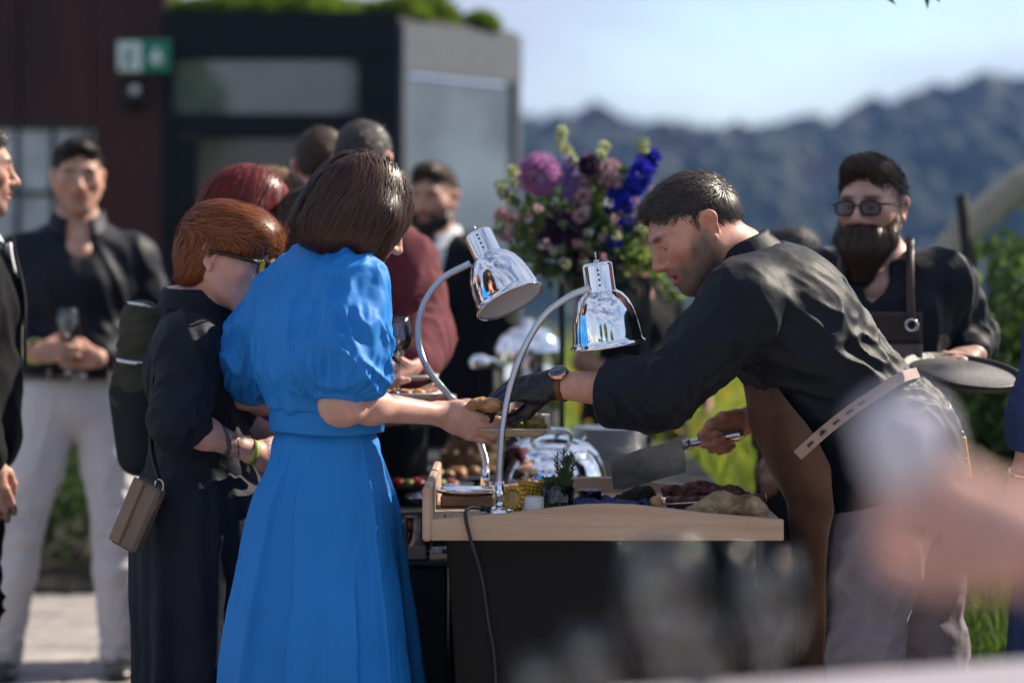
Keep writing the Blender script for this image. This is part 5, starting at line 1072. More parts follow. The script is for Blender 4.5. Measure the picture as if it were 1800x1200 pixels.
# ---- bearded guest in suit and open white shirt
def suit(t, J, shirt=True):
    Fw, Rt = J['fwd'], J['right']; k = J['k']
    def bib(u, v):
        x = (u - .5) * .17 * (1 - .75 * v) * k; z = 1.44 - v * .33; y = .128 + .028 * smooth(0, .5, v) - 1.2 * x ** 2
        return J['T'](0, 0, 0) + np.outer(x, Rt) + np.outer(y * k, Fw) + np.outer(z * k, (0, 0, 1.))
    if shirt: V, F = sheet(bib, 12, 20); obj('shirt_front', *thicken(V, F, .004), MATS['white_cloth'], t)
    for sx in (-1, 1):
        def lap(u, v):
            x = sx * ((.085 * (1 - .75 * v)) + u * (.012 + .05 * np.sin(np.clip(v * 1.1, 0, 1) * math.pi * .9)) ); z = 1.455 - v * .34; y = .132 + .028 * smooth(0, .5, v) - .8 * x ** 2 + .006
            return J['T'](0, 0, 0) + np.outer(x * k, Rt) + np.outer(y * k, Fw) + np.outer(z * k, (0, 0, 1.))
        V, F = sheet(lap, 8, 20); obj('lapel', *thicken(V, F, .004), MATS['dark_suit'], t)
J = stand(-.285, 9.0, 195, 1.78); t = simple_person('person with trimmed beard in dark suit and open white shirt beyond the lamps', J, (-.35, -.92, -.1), (0, 0, 1), tan, ('quiff', hm_brown), MATS['dark_suit'], MATS['dark_suit'], s=1.03, jacket=True, collar_mat=MATS['white_cloth'], hair_n=1500, e=.03, top_name='jacket')
suit(t, J); beard_mass(t, J['hp'], J['M'], 1.03, 0, hm_black, 900)
# ---- man in a suit standing half out of the picture
J = stand(-1.478, 6.5, 75, 1.78); t = simple_person('person with short dark hair in dark suit jacket beside the person in white trousers', J, (.9, .25, -.05), (0, 0, 1), tan, ('fade', hm_black), MATS['dark_suit'], MATS['dark_suit'], s=1.04, jacket=True, collar_mat=MATS['white_cloth'], hair_n=2500, e=.03, stub=.6, top_name='jacket'); suit(t, J)
# ---- navy guest at the edge, staff behind the chef, bare-armed guest
navy2 = mat('royal_navy', (.016, .035, .12), rough=.75, vary=.1)
J = stand(1.395, 5.55, -20, 1.72, True, arms=dict(le=(-.22, -.02, 1.13), lw=(-.235, .05, .93)))
t = simple_person('person in navy blue outfit with a bracelet, arm hanging at the side', J, (-.3, .95, 0), (0, 0, 1), rosy, ('bob', hm_brown), navy2, navy2, female=True, skirt=(.3, .06), coll=False, sleeve=.86, hair_n=800)
obj('bracelet', *tube([vlerp(J['le'], J['lw'], .93) + .031 * (math.cos(x) * np.array((1, 0, 0)) + math.sin(x) * np.array((0, 1, 0.2))) for x in np.linspace(0, 6.28, 30)], .006, 6, caps=False), MATS['gold'], t)
J = stand(.86, 7.35, -60, 1.50, arms=dict(le=(-.23, .05, 1.12), lw=(-.22, .20, .90))); J['le'] = P(1395, 700, 7.2); J['lw'] = P(1362, 800, 7.05)
simple_person('person in black uniform bent behind the chef carrying a folder', J, (-.8, .3, -.3), (-.2, 0, 1), tan, ('crop', hm_grey), MATS['black_shirt'], MATS['dark_suit'], sleeve=.8, hair_n=900, hands=('rest', dict(dorsal=(-.4, -.9, .1), dir=(-.15, 0, -1), curl=(.5, .7, .5))))
FJ = J
J = stand(.47, 9.4, 150, 1.62, True, arms=dict(re=(.24, -.02, 1.12), rw=(.10, .18, 1.05), le=(-.26, -.04, 1.12), lw=(-.24, .14, 1.0)))
simple_person('bare-armed person in black dress behind the flower stand', J, (.2, -.95, -.1), (0, 0, 1), skin('deep_tan', (.40, .21, .14)), ('long', hm_brown), MATS['dark_suit'], MATS['dark_suit'], female=True, sleeve=.06, skirt=(.4, .05), coll=False, hair_n=900)
# ================================================================ tables, tray and what stands on them
m_blackcloth = mat('black_stretch_cloth', (.0028, .0032, .005), rough=.30, spec=.2, vary=.1, scale=4)
t = thing('table', 'carving table under a black stretch cloth carrying the wooden tray', 'table', (.2, 5.75, 0))
obj('table_top', *box((.16, 5.70, .780), (.56, .68, .024), bev=.004), MATS['black_metal'], t, smooth_=False)
for x, y in ((-.10, 5.40), (.42, 5.40), (-.10, 6.0), (.42, 6.0)): obj('leg', *tube([(x, y, .0), (x, y, .77)], .014, 8), MATS['black_metal'], t)
def cloth(u, v):
    a = u * 4; s = np.floor(a).astype(int) % 4; f = a - np.floor(a); P4 = np.array([(-.145, 5.325), (.462, 5.325), (.462, 6.075), (-.145, 6.075)]); B4 = np.array([(-.118, 5.335), (.72, 5.30), (.72, 6.1), (-.118, 6.065)])
    top = P4[s] * (1 - f)[:, None] + P4[(s + 1) % 4] * f[:, None]; bot = B4[s] * (1 - f)[:, None] + B4[(s + 1) % 4] * f[:, None]; w = 1 - (1 - v) ** 2.5
    xy = top * (1 - w)[:, None] + bot * w[:, None]; sag = .055 * np.sin(f * math.pi) * np.sin(v * math.pi * .9)
    ctr = np.array((.16, 5.7)); n = ctr - xy; n /= np.linalg.norm(n, axis=1)[:, None]; xy = xy + n * sag[:, None] * np.where(s == 1, .4, .25)[:, None]
    # creases that fan out from the stretched corner
    dx = xy[:, 0] - .44; dz = .79 - v * .78 - .79; ang = np.arctan2(dx, -dz + .02); cr = np.abs(np.sin(ang * 19)) ** .4 * smooth(.02, .3, v) * smooth(-.05, .12, dx)
    xy[:, 1] += np.where(s == 0, 1, -1) * .028 * (1 - cr); xy[:, 0] -= .022 * cr
    xy[:, 1] += .9 * np.clip(xy[:, 0] - .44, 0, 1) * smooth(6.0, 5.4, xy[:, 1])
    return np.stack([xy[:, 0], xy[:, 1], .793 - v * .785], 1)
V, F = sheet(cloth, 240, 60, closed=True); obj('tablecloth', V, F, m_blackcloth, t); obj('cloth_top', *box((.1585, 5.70, .7945), (.606, .748, .002)), m_blackcloth, t, smooth_=False)
# ---- wooden tray with peaked side boards
m_wood = mat('pale_ash', (.50, .36, .26), rough=.55, vary=.16, scale=3.2, col2=(.40, .265, .18), bump=.25, bscale=26, stretch=(.8, 4, 14))
ty0, ty1 = 5.30, 6.03; xl, xr = P(757, 0, ty0)[0], P(1378, 0, ty0)[0]; xm = P(1068, 0, ty0)[0]
t = thing('carving_tray', 'pale wooden carving tray with peaked side boards on the black table', 'tray', ((xl + xr) / 2, 5.66, .797)); zb = .7965
obj('tray_floor', *box(((xl + xr) / 2, (ty0 + ty1) / 2, zb + .020), (xr - xl - .004, ty1 - ty0 - .044, .042)), m_wood, t, smooth_=False)
for y in (ty0 + .011, ty1 - .011):
    prof = [(xl, .0), (xr, .0), (xr, .046), (xm + .22, .060), (xm + .06, .0785), (xm, .0805), (xm - .06, .0785), (xm - .22, .060), (xl, .046)]; V, F = prism([(a - xm, b) for a, b in prof], .022, (xm, y, zb), np.eye(3)); o = obj('side_board', V, F, m_wood, t, smooth_=False)
    bv = o.modifiers.new('bevel', 'BEVEL'); bv.width = .003; bv.segments = 2; bv.limit_method = 'ANGLE'; bv.angle_limit = R(40)
V, F = box((xl - .008, (ty0 + ty1) / 2, zb + .058), (.020, ty1 - ty0 + .012, .118), bev=.005); o = obj('end_board', V, F, m_wood, t, smooth_=False)
# ---- heat lamps on goose necks
def heat_lamp(label, base, path, collar_c, axis, base_r):
    t = thing('heat_lamp', label, 'lamp', tuple(base)); ax = nrm(axis); u = nrm(np.cross(ax, (.3, .9, .1))); M = np.stack([u, np.cross(-ax, u), -ax], 1)
    obj('base', *lathe([(1e-4, .022), (base_r * .3, .022), (base_r * .55, .017), (base_r * .92, .012), (base_r, .006), (base_r, 0), (1e-4, 0)], base, seg=48), MATS['chrome'], t)
    obj('socket', *tube([base + (0, 0, .015), base + (0, 0, .075)], [.0115, .0105], 20), MATS['chrome'], t)
    c = spline(path, 420); s = np.concatenate([[0], np.cumsum(np.linalg.norm(np.diff(c, axis=0), axis=1))]); n = int(s[-1] / .00115); q = np.linspace(0, s[-1], n); c = np.stack([np.interp(q, s, c[:, i]) for i in range(3)], 1)
    rr = .0078 + .0008 * np.sin(q / .0046 * 2 * math.pi); obj('gooseneck', *tube(c, rr, 14), MATS['steel'], t)
    cc = np.asarray(collar_c); k = 1.0
    cp = obj('collar', *lathe([(1e-4, .040), (.026, .040), (.033, .037), (.0345, .033), (.0345, -.022), (.0365, -.026)], cc, M, seg=40), MATS['chrome'], t)
    obj('switch', *cat(*[(v, [list(x) for x in f]) for v, f in (tube([cc - ax * .039, cc - ax * .046], .007, 12), tube([cc - ax * .045, cc - ax * .064], .0022, 8))]), MATS['steel'], cp)
    for r_ in range(8):
        for h in (-.010, .002, .014, .024):
            if r_ % 2 == 0:
                a = r_ * math.pi / 4 + .3; d = M @ np.array((math.cos(a), math.sin(a), 0)); B = np.stack([np.cross(-ax, d), -ax, d], 1); obj('vent_hole', *lathe([(.0027, .0), (1e-4, .0004)], cc + d * .0348 - ax * h, B, seg=10), MATS['black_metal'], cp)
    prof = [(.036, -.026), (.048, -.034), (.060, -.050), (.069, -.072), (.0755, -.100), (.0795, -.132), (.0805, -.142), (.0855, -.146), (.0865, -.149), (.0845, -.151), (.0795, -.149)]
    inner = [(.0785, -.148), (.0775, -.132), (.0735, -.100), (.067, -.072), (.058, -.051), (.046, -.036), (.02, -.030), (1e-4, -.030)]
    sh = obj('lamp_shade', *lathe(prof, cc, M, seg=64), MATS['chrome'], t); obj('shade_lining', *lathe(inner, cc, M, seg=48), MATS['white_enamel'], sh)
    obj('bulb', *lathe([(1e-4, -.125), (.03, -.118), (.042, -.098), (.036, -.07), (.016, -.045), (.014, -.03)], cc, M, seg=24), mat('frosted_bulb', (.75, .72, .70), rough=.3), sh)
    return t
bA = P(853, 880, 5.83); bA[2] = .8385; bB = P(878, 0, 5.45); bB[2] = .8385
YA, YB = 5.76, 5.46
heat_lamp('chrome heat lamp tilted so its white inside shows, neck bowed beside the wine glass', bA, [bA + (0, 0, .07), P(851, 800, 5.83), P(826, 735, 5.82), P(785, 690, 5.80), P(750, 645, 5.78), P(735, 595, 5.77), P(743, 540, 5.76), P(775, 492, 5.75), P(826, 463, 5.735)], P(851, 435, 5.72), (.42, -.31, -.86), .045)
heat_lamp('chrome heat lamp hanging upright with black cable at its foot', bB, [bB + (0, 0, .07), P(879, 820, YB), P(884, 750, YB), P(897, 680, YB), P(920, 615, YB), P(955, 557, YB), P(998, 523, YB), P(1036, 506, YB)], P(1053, 492, YB + .02), (.14, .05, -.99), .036)
t = thing('power_cable', 'black cable hanging over the front board of the wooden tray', 'cable', tuple(P(820, 930, 5.29)))
obj('cable', *tube(spline([P(846, 893, 5.42), P(826, 893, 5.36), P(818, 905, 5.295), P(828, 950, 5.288), P(846, 1010, 5.290), P(858, 1090, 5.30), P(872, 1200, 5.31), np.array((-.02, 5.31, .004)), np.array((.2, 5.2, .006))], 60), .0042, 8), MATS['black_rubber'], t)
obj('plug', *tube([P(846, 893, 5.42), P(860, 893, 5.44)], .007, 10), MATS['black_rubber'], t)
t = thing('carving_plate', 'oval chrome carving plate on a wooden block in the tray', 'plate', tuple(P(820, 885, 5.66))); cpl = P(822, 0, 5.66); cpl[2] = .8465
V, F = lathe([(1e-4, .0), (.9, .0), (1., .006), (.98, .012), (.85, .006), (1e-4, .005)], seg=48); obj('dish', V * (.075, .055, 1) + cpl + (0, 0, .022), F, MATS['chrome'], t); obj('wooden_block', *box(cpl + (0, 0, .006), (.125, .09, .026), bev=.004), mat('oiled_wood', (.28, .17, .10), rough=.5, vary=.2, stretch=(1, 8, 8)), t, smooth_=False)
# ---- food on the tray
def corn(c, ax, r, h, label):
    t = thing('corn_cob', label, 'corn', tuple(c)); ax = nrm(ax); u = nrm(np.cross(ax, (.2, .3, .9))); w = np.cross(ax, u); ks = []
    obj('core', *tube([c, c + ax * h], r * .8, 20), mat('corn_core', (.66, .46, .16), rough=.7, vary=.2, scale=80), t, smooth_=False)
    pr = np.array([(1e-4, .005), (.0042, .004), (.0056, .0005), (.005, -.004)])
    for j in range(max(2, int(h / .0085))):
        for i in range(15):
            a = i / 15 * 2 * math.pi; d = math.cos(a) * u + math.sin(a) * w; B = np.stack([ax, np.cross(d, ax), d], 1); v, f = lathe(pr * RNG.uniform(.9, 1.1), c + ax * (.004 + j * .0085) + d * r * .86, B, seg=7); ks.append((v, f))
    for i in range(13):
        a = i / 13 * 2 * math.pi; d = math.cos(a) * u + math.sin(a) * w; q = ax if ax[1] < -.5 else ax; v, f = lathe(pr * 1.05, c + d * r * .74 + ax * h, np.stack([d, np.cross(ax, d), ax], 1), seg=7); ks.append((v, f))
    obj('kernels', *cat(*ks), mat('corn_kernel', (.78, .46, .04), rough=.35, spec=.5, vary=.2, scale=60, sss=.2), t)
corn(P(905, 895, 5.53) * (1, 1, 0) + (0, 0, .868), (-.1, -1, .1), .029, .05, 'grilled corn cob piece showing its cut end'); corn(P(925, 880, 5.58) * (1, 1, 0) + (0, 0, .839), (.15, .1, 1), .026, .06, 'upright corn cob piece behind the white cup')
corn(P(957, 880, 5.72) * (1, 1, 0) + (0, 0, .839), (.15, .1, 1), .024, .05, 'corn cob piece half hidden behind the herb glass')
def lathed(name, label, cat_, c, parts, group=None):
    t = thing(name, label, cat_, tuple(c), group)
    for nm, pr, m in parts: obj(nm, *lathe(pr, c, seg=36), m, t)
    return t
z0 = .8385
c = P(936, 0, 5.50); c[2] = z0; lathed('sauce_cup', 'small plain white sauce cup beside the corn', 'cup', c, [('cup', [(1e-4, 0), (.026, 0), (.027, .004), (.027, .036), (.025, .037), (.024, .006), (1e-4, .005)], MATS['white_china']), ('sauce', [(.024, .028), (1e-4, .028)], mat('sauce', (.35, .08, .03), rough=.2))])
c = P(980, 0, 5.52); c[2] = z0; hg = lathed('herb_glass', 'clear glass tumbler packed with thyme and rosemary', 'glass', c, [('tumbler', [(1e-4, 0), (.034, 0), (.036, .004), (.039, .062), (.0375, .062), (.0345, .008), (1e-4, .006)], MATS['glass'])])
n = 1600; a = RNG.uniform(0, 6.28, n); rr = RNG.random(n) ** .5 * .034; pts = np.stack([c[0] + rr * np.cos(a), c[1] + rr * np.sin(a), c[2] + .008 + RNG.random(n) * (.066 + .014 * noise(np.stack([a, rr * 60, a * 0], 1)))], 1); obj('thyme', *leafmesh(pts, RNG.normal(size=(n, 3)) + (0, 0, .6), .011, .0035), leafmat('thyme_leaf', (.20, .28, .13), .5), hg, smooth_=False)
for q in range(9):
    b0 = c + np.array((.012 + RNG.normal() * .009, RNG.normal() * .012, .04)); tip = b0 + np.array((.018 + RNG.normal() * .014, RNG.normal() * .012, .062 + RNG.random() * .030)); path = spline([b0, vlerp(b0, tip, .5) + RNG.normal(size=3) * .003, tip], 8); sp = obj('rosemary_sprig', *tube(path, .0011, 5), mat('sprig_stem', (.10, .09, .04), rough=.8), hg)
    k = 64; tt = RNG.random(k); pp = np.stack([np.interp(tt, np.linspace(0, 1, 8), path[:, i]) for i in range(3)], 1); dd = RNG.normal(size=(k, 3)) * (1, 1, .3) + (tip - b0) / .07 * 1.3; obj('needles', *leafmesh(pp, dd, .017, .0016, .05), leafmat('rosemary_needle', (.14, .22, .08), .4), sp, smooth_=False)
c = P(1037, 0, 5.62); c[2] = z0; js = lathed('glass_jar', 'small clear jar filled with grey pebbles', 'jar', c, [('jar', [(1e-4, 0), (.022, 0), (.024, .004), (.028, .036), (.0315, .040), (.030, .041), (.026, .037), (.0225, .006), (1e-4, .005)], MATS['glass'])])
def pebble(name, c, r, m, parent=None, sc=(1, 1, .75), rough=.18, n=10, label=None, cat_=None):
    ph = np.linspace(0, math.pi, n); th = np.linspace(0, 2 * math.pi, n + 4, endpoint=False); d = np.array([[math.sin(p) * math.cos(t_), math.sin(p) * math.sin(t_), math.cos(p)] for p in ph for t_ in th]); d0 = d.copy(); w = 1 + rough * fbm(d0 * 1.6 + RNG.uniform(0, 90, 3), 3); s_ = n + 4
    V = np.asarray(c) + d * w[:, None] * r * np.asarray(sc); F = np.array([[i * s_ + j, (i + 1) * s_ + j, (i + 1) * s_ + (j + 1) % s_, i * s_ + (j + 1) % s_] for i in range(n - 1) for j in range(s_)]); o = obj(name, V, F, m, parent)
    if label: tag(o, label, cat_)
    return o
m_peb = mat('grey_pebble', (.22, .22, .22), rough=.7, vary=.3, scale=40)
for q in range(12): a = q * 2.4; pebble('pebble', c + (.013 * math.cos(a), .013 * math.sin(a), .010 + .0021 * q), .0085, m_peb, js)
# napkin, dark bread, potato, steak, roast, carving fork
m_nap = mat('navy_napkin', (.018, .035, .14), rough=.8, vary=.1)
V, F = sheet(lambda u, v: np.stack([P(1010, 0, 5.55)[0] + u * .165, 5.46 + v * .17, z0 + .012 + .016 * np.abs(noise(np.stack([u * 6, v * 5, u * 0], 1))) + .012 * np.sin(u * 9 + v * 4) ** 2], 1), 50, 36); tag(obj('napkin', *thicken(V, F, .002), m_nap), 'crumpled navy blue napkin lying in the tray', 'napkin')
def slab(name, c, half, m, label, cat_, amp=.006, freq=60, M=None, vox=.0035):
    f = Field(); f.ell(c, half, M, k=.01); V, F = f.mesh(vox); N = vnormals(V, F); V = V + N * (amp * fbm((V - c) * freq, 4))[:, None]; return tag(obj(name, V, F, m), label, cat_)
m_dk = mat('dark_rye', (.035, .024, .018), rough=.85, vary=.5, scale=60, bump=.8, bscale=110); c = P(1112, 0, 5.58); c[2] = z0 + .030
f = Field(); f.cone(c + (-.030, 0, -.012), c + (.026, 0, -.004), .017, .024, k=.02); f.cone(c + (.01, .02, -.006), c + (.028, .0, .002), .02, .018, k=.02); V, F = f.mesh(.0032); V = V + vnormals(V, F) * (.007 * fbm(V * 55, 4))[:, None]; tag(obj('rye_bread', V, F, m_dk), 'dark crusty chunk of rye bread on the napkin', 'bread')
c = P(1153, 0, 5.55); c[2] = z0 + .017; slab('potato', c, (.0175, .016, .0165), mat('roast_potato', (.60, .38, .20), rough=.5, vary=.3, scale=50, col2=(.45, .2, .06)), 'small roast potato between bread and steak', 'potato', .003)
m_meat = mat('charred_meat', (.24, .060, .042), rough=.42, spec=.6, vary=.5, scale=70, col2=(.022, .012, .010), bump=.9, bscale=130)
f = Field(); f.chain([P(1172, 0, 5.66) * (1, 1, 0) + (0, 0, z0 + .034), P(1230, 0, 5.67) * (1, 1, 0) + (0, 0, z0 + .034), P(1290, 0, 5.66) * (1, 1, 0) + (0, 0, z0 + .024), P(1330, 0, 5.62) * (1, 1, 0) + (0, 0, z0 + .014)], [.014, .019, .020, .012], k=.02); f.chain([P(1180, 0, 5.60) * (1, 1, 0) + (0, 0, z0 + .014), P(1320, 0, 5.60) * (1, 1, 0) + (0, 0, z0 + .012)], [.014, .018], k=.02)
V, F = f.mesh(.0034); V = V + vnormals(V, F) * (.0075 * fbm(V * 60, 4))[:, None]; tag(obj('steak', V, F, m_meat), 'dark charred grilled steak lying across the tray', 'steak')
m_roast = mat('herb_roast', (.50, .38, .20), rough=.5, vary=.5, scale=26, col2=(.16, .09, .035), bump=.7, bscale=90)
f = Field(); f.chain([P(1212, 0, 5.43) * (1, 1, 0) + (0, 0, z0 + .010), P(1265, 0, 5.43) * (1, 1, 0) + (0, 0, z0 + .026), P(1320, 0, 5.43) * (1, 1, 0) + (0, 0, z0 + .018), P(1340, 0, 5.43) * (1, 1, 0) + (0, 0, z0 + .010)], [.012, .024, .020, .012], k=.03); V, F = f.mesh(.0034); V = V + vnormals(V, F) * (.006 * fbm(V * 45, 4))[:, None]; tag(obj('roast', V, F, m_roast), 'pale herb-crusted roast nearest the front board', 'roast')
t = thing('carving_fork', 'carving fork with round wooden handle under the steak', 'fork', tuple(P(1260, 880, 5.6))); a, b, e = P(1344, 873, 5.62), P(1284, 879, 5.60), P(1160, 886, 5.58)
obj('handle', *tube([b, vlerp(b, a, .5), a], [.0085, .0095, .0098], 16), mat('handle_wood', (.42, .20, .10), rough=.45, vary=.2, stretch=(1, 6, 6)), t); obj('end_cap', *tube([a, a + nrm(a - b) * .004], .0100, 16), MATS['steel'], t)
for s_ in (-1, 1): obj('tine', *tube([b, vlerp(b, e, .35) + (0, s_ * .008, 0), e + (0, s_ * .008, 0)], [.0042, .0032, .0012], 8), MATS['steel'], t)
t = thing('wire_handle', 'bright bent wire handle leaning on the back of the tray', 'handle', tuple(P(910, 868, 5.9))); obj('wire', *tube(spline([P(897, 856, 5.9), P(915, 853, 5.88), P(938, 860, 5.84), P(952, 872, 5.8), P(958, 893, 5.78)], 20), .0028, 8), MATS['chrome'], t); obj('ring', *tube([P(897, 856, 5.9) + .006 * np.array((math.cos(x), 0, math.sin(x))) for x in np.linspace(0, 6.28, 16)], .0018, 6, caps=False), MATS['chrome'], t)
# ---- plate held by the guest in blue, and the bread roll in the glove
pc = P(902, 757, 5.585); t = thing('plate', 'pale square palm-leaf plate held out by the guest in blue', 'plate', tuple(pc))
V, F = sheet(lambda u, v: np.stack([pc[0] + (u - .5) * .172, pc[1] + (v - .5) * .165, pc[2] + .020 * smooth(.72, 1., np.maximum(np.abs(u - .5), np.abs(v - .5)) * 2) + .026 * (v - .5)], 1), 30, 30); obj('dish', *thicken(V, F, -.003), MATS['palm_plate'], t)
pot = pc + np.array((-.030, -.01, .004)); lathed('sauce_pot', 'small black sauce pot standing on the palm-leaf plate', 'pot', pot, [('pot', [(1e-4, 0), (.020, 0), (.0225, .006), (.0235, .033), (.0255, .035), (.0215, .035), (.0205, .008), (1e-4, .007)], mat('black_plastic', (.010, .010, .012), rough=.25))])
def leafy(name, c, r, m, label, n=16):
    t = thing(name, label, 'salad', tuple(c)); 
    for q in range(n):
        d = nrm(RNG.normal(size=3) * (1, 1, .5) + (0, 0, .5)); s = nrm(np.cross(d, RNG.normal(size=3))); k = RNG.uniform(.6, 1) * r
        V, F = sheet(lambda u, v: c + np.outer(v * k, d) + np.outer((u - .5) * k * 1.1 * np.sin(np.clip(v, .05, 1) * 2.6), s) + np.outer(.005 * np.sin(u * 14 + v * 9) * v, np.cross(d, s)), 9, 7); obj('leaf', V, F, m, t)
leafy('lettuce', pc + np.array((.026, -.035, .008)), .050, leafmat('lettuce_leaf', (.48, .60, .16), .45), 'pale green lettuce on the palm-leaf plate')
for q, (dx, dy, dz, r, col, nm, lab) in enumerate([(.008, -.012, .040, .016, (.45, .035, .012), 'tomato', 'red cherry tomato half on the palm-leaf plate'), (.030, -.012, .042, .017, (.75, .34, .02), 'pepper', 'yellow pepper piece on the palm-leaf plate'), (.050, -.025, .024, .024, (.56, .40, .16), 'wrap_slice', 'golden wrap slice on the palm-leaf plate'), (.066, -.03, .016, .012, (.55, .48, .16), 'wrap_end', 'cut wrap end at the rim of the palm-leaf plate')]):
    slab(nm, pc + np.array((dx, dy, dz)), (r, r, r * .8), mat('food_' + nm, col, rough=.35, vary=.25, scale=70), lab, 'food', .003, 90, vox=.0025)
rc = P(860, 712, 5.49); f = Field(); f.ell(rc + (.006, 0, 0), (.033, .028, .017), k=.01); f.ell(rc + (-.028, .004, .004), (.022, .026, .013), frame((1, 0, .4), (0, 0, 1)), k=.004); V, F = f.mesh(.0026); V = V + vnormals(V, F) * (.003 * fbm(V * 70, 3))[:, None]; tag(obj('bread_roll', V, F, mat('bread_crust', (.50, .27, .12), rough=.7, vary=.3, scale=60, col2=(.28, .12, .045), bump=.5, bscale=200)), 'toasted brown bread pinched in the black glove', 'bread')
# ---- second plate with the wine glass
pc2 = P(706, 700, 5.98); t = thing('plate', 'white plate of grilled vegetables with a wine glass clipped to it', 'plate', tuple(pc2)); obj('dish', *lathe([(1e-4, 0), (.07, 0), (.092, .010), (.112, .014), (.112, .017), (.09, .014), (.068, .004), (1e-4, .004)], pc2, seg=48), MATS['white_china'], t)
for q in range(14):
    a = RNG.uniform(0, 6.28); r_ = RNG.uniform(.01, .075); c = pc2 + np.array((r_ * math.cos(a), r_ * math.sin(a) - .01, .016)); slab('vegetable_piece', c, (.015, .012, .009), mat('veg_%d' % q, random.choice([(.65, .32, .03), (.55, .12, .02), (.10, .06, .03), (.30, .35, .05), (.6, .42, .18)]), rough=.4, vary=.2), 'grilled vegetable piece on the white plate under the wine glass', 'vegetable', .002, 80, vox=.003)['group'] = 'vegetables on the white plate'
def wine_glass(c, label, s=1., fill=0., M=None, group=None, seg=40):
    t = thing('wine_glass', label, 'glass', tuple(c), group)
    o_ = [(.001, 0), (.034, 0), (.035, .0015), (.012, .004), (.0042, .010), (.0036, .050), (.0040, .086), (.010, .094), (.026, .112), (.035, .135), (.0355, .150), (.032, .175), (.0278, .198), (.0268, .198), (.031, .174), (.0342, .150), (.0338, .136), (.025, .1135), (.009, .0965), (.001, .095)]
    obj('glass_body', *lathe([(a * s, b * s) for a, b in o_], c, M, seg=seg), MATS['glass'], t)
    if fill: h = .0965 + .062 * fill; w_ = [(.0008, .0958), (.0088, .0973), (.0248, .1142), (.0334, .1365), (.0337, h), (.0008, h)]; obj('wine', *lathe([(a * s, b * s) for a, b in w_], c, M, seg=seg), MATS['wine'], t)
wine_glass(pc2 + (-.006, -.045, .016), 'wine glass with white wine standing on the plate by the maroon sweater', .95, .62)
wg = vlerp(WJ['rw'], WJ['lw'], .5) + WJ['fwd'] * .085 + (0, 0, -.06); wine_glass(wg, 'empty wine glass held by the person in white trousers', 1.12)
# plate in the maroon guest's hand
pc3 = P(705, 668, 6.40); t = thing('plate', 'grey plate held by the person in the maroon sweater', 'plate', tuple(pc3)); obj('dish', *lathe([(1e-4, 0), (.06, 0), (.10, .012), (.10, .015), (.06, .004), (1e-4, .004)], pc3, seg=40), MATS['white_china'], t); obj('food', *lathe([(.055, .006), (.04, .016), (1e-4, .018)], pc3, seg=20), mat('stew', (.20, .09, .04), rough=.5, vary=.4, scale=60), t)
# ---------------------------------------------------------------- rear buffet table
t = thing('table', 'long black-clothed buffet table carrying chafing dish, plates and flower stand', 'table', (.15, 7.7, 0)); obj('table_top', *box((.14, 7.72, .725), (.96, 3.0, .03), bev=.004), MATS['black_metal'], t, smooth_=False)
def cl2(u, v):
    a = u * 4; s = np.floor(a).astype(int) % 4; f = a - np.floor(a); P4 = np.array([(-.345, 6.215), (.625, 6.215), (.625, 9.225), (-.345, 9.225)]); xy = P4[s] * (1 - f)[:, None] + P4[(s + 1) % 4] * f[:, None]; n = xy - np.array((.14, 7.72)); n /= np.linalg.norm(n, axis=1)[:, None]; xy = xy + n * (.02 * v * np.sin(u * 2 * math.pi * 22) * v)[:, None]
    return np.stack([xy[:, 0], xy[:, 1], .743 - v * .738], 1)
V, F = sheet(cl2, 260, 20, closed=True); obj('tablecloth', V, F, mat('black_cotton_cloth', (.008, .008, .010), rough=.85), t); obj('cloth_top', *box((.14, 7.72, .7435), (.97, 3.01, .002)), mat('black_cotton_top', (.010, .010, .012), rough=.85), t, smooth_=False)
zt = .745
def chafing(c, label, sx=1., open_=0):
    t = thing('chafing_dish', label, 'chafing dish', tuple(c)); x, y, z = c
    obj('pan', *[(lambda V, F: (V * (sx, 1, 1) + (x, y, z), F))(*lathe([(.15, .0), (.175, .005), (.18, .06), (.195, .066), (.195, .072), (.17, .070)], seg=56))][0], MATS['steel'], t)
    prof = [(.188, .074), (.186, .090), (.178, .115), (.160, .145), (.130, .168), (.09, .182), (.045, .189), (1e-4, .191)]
    V, F = lathe(prof, seg=64); ld = obj('lid', V * (sx, 1, 1) + (x, y, z), F, MATS['chrome'], t)
    V, F = lathe([(.192, .072), (.196, .076), (.192, .081)], seg=64); obj('lid_rim', V * (sx, 1, 1) + (x, y, z), F, MATS['chrome'], ld)
    obj('handle', *tube(spline([(x - .05, y - .10, z + .175), (x - .045, y - .115, z + .205), (x, y - .12, z + .212), (x + .045, y - .115, z + .205), (x + .05, y - .10, z + .175)], 20), .007, 10), MATS['chrome'], ld)
    for q in range(3): a = np.linspace(.25, math.pi - .25, 24); rr = .12 + .03 * q; obj('rib', *tube([(x + sx * rr * math.cos(b_), y - .02 - rr * .55 * math.sin(b_), z + .192 - .010 * q - .055 * math.sin(b_) ** 2 - .012 * q) for b_ in a], .003, 6), MATS['chrome'], ld) if q == 0 else None
    for a in (0.6, 2.5, 3.8, 5.6): obj('foot', *tube([(x + sx * .15 * math.cos(a), y + .15 * math.sin(a), z - .0), (x + sx * .15 * math.cos(a), y + .15 * math.sin(a), z + .02)], .012, 8), MATS['steel'], t)
    for s_ in (-1, 1): obj('side_handle', *tube(spline([(x + s_ * sx * .19, y - .05, z + .05), (x + s_ * (sx * .19 + .035), y - .04, z + .055), (x + s_ * (sx * .19 + .035), y + .04, z + .055), (x + s_ * sx * .19, y + .05, z + .05)], 14), .006, 8), MATS['chrome'], t)
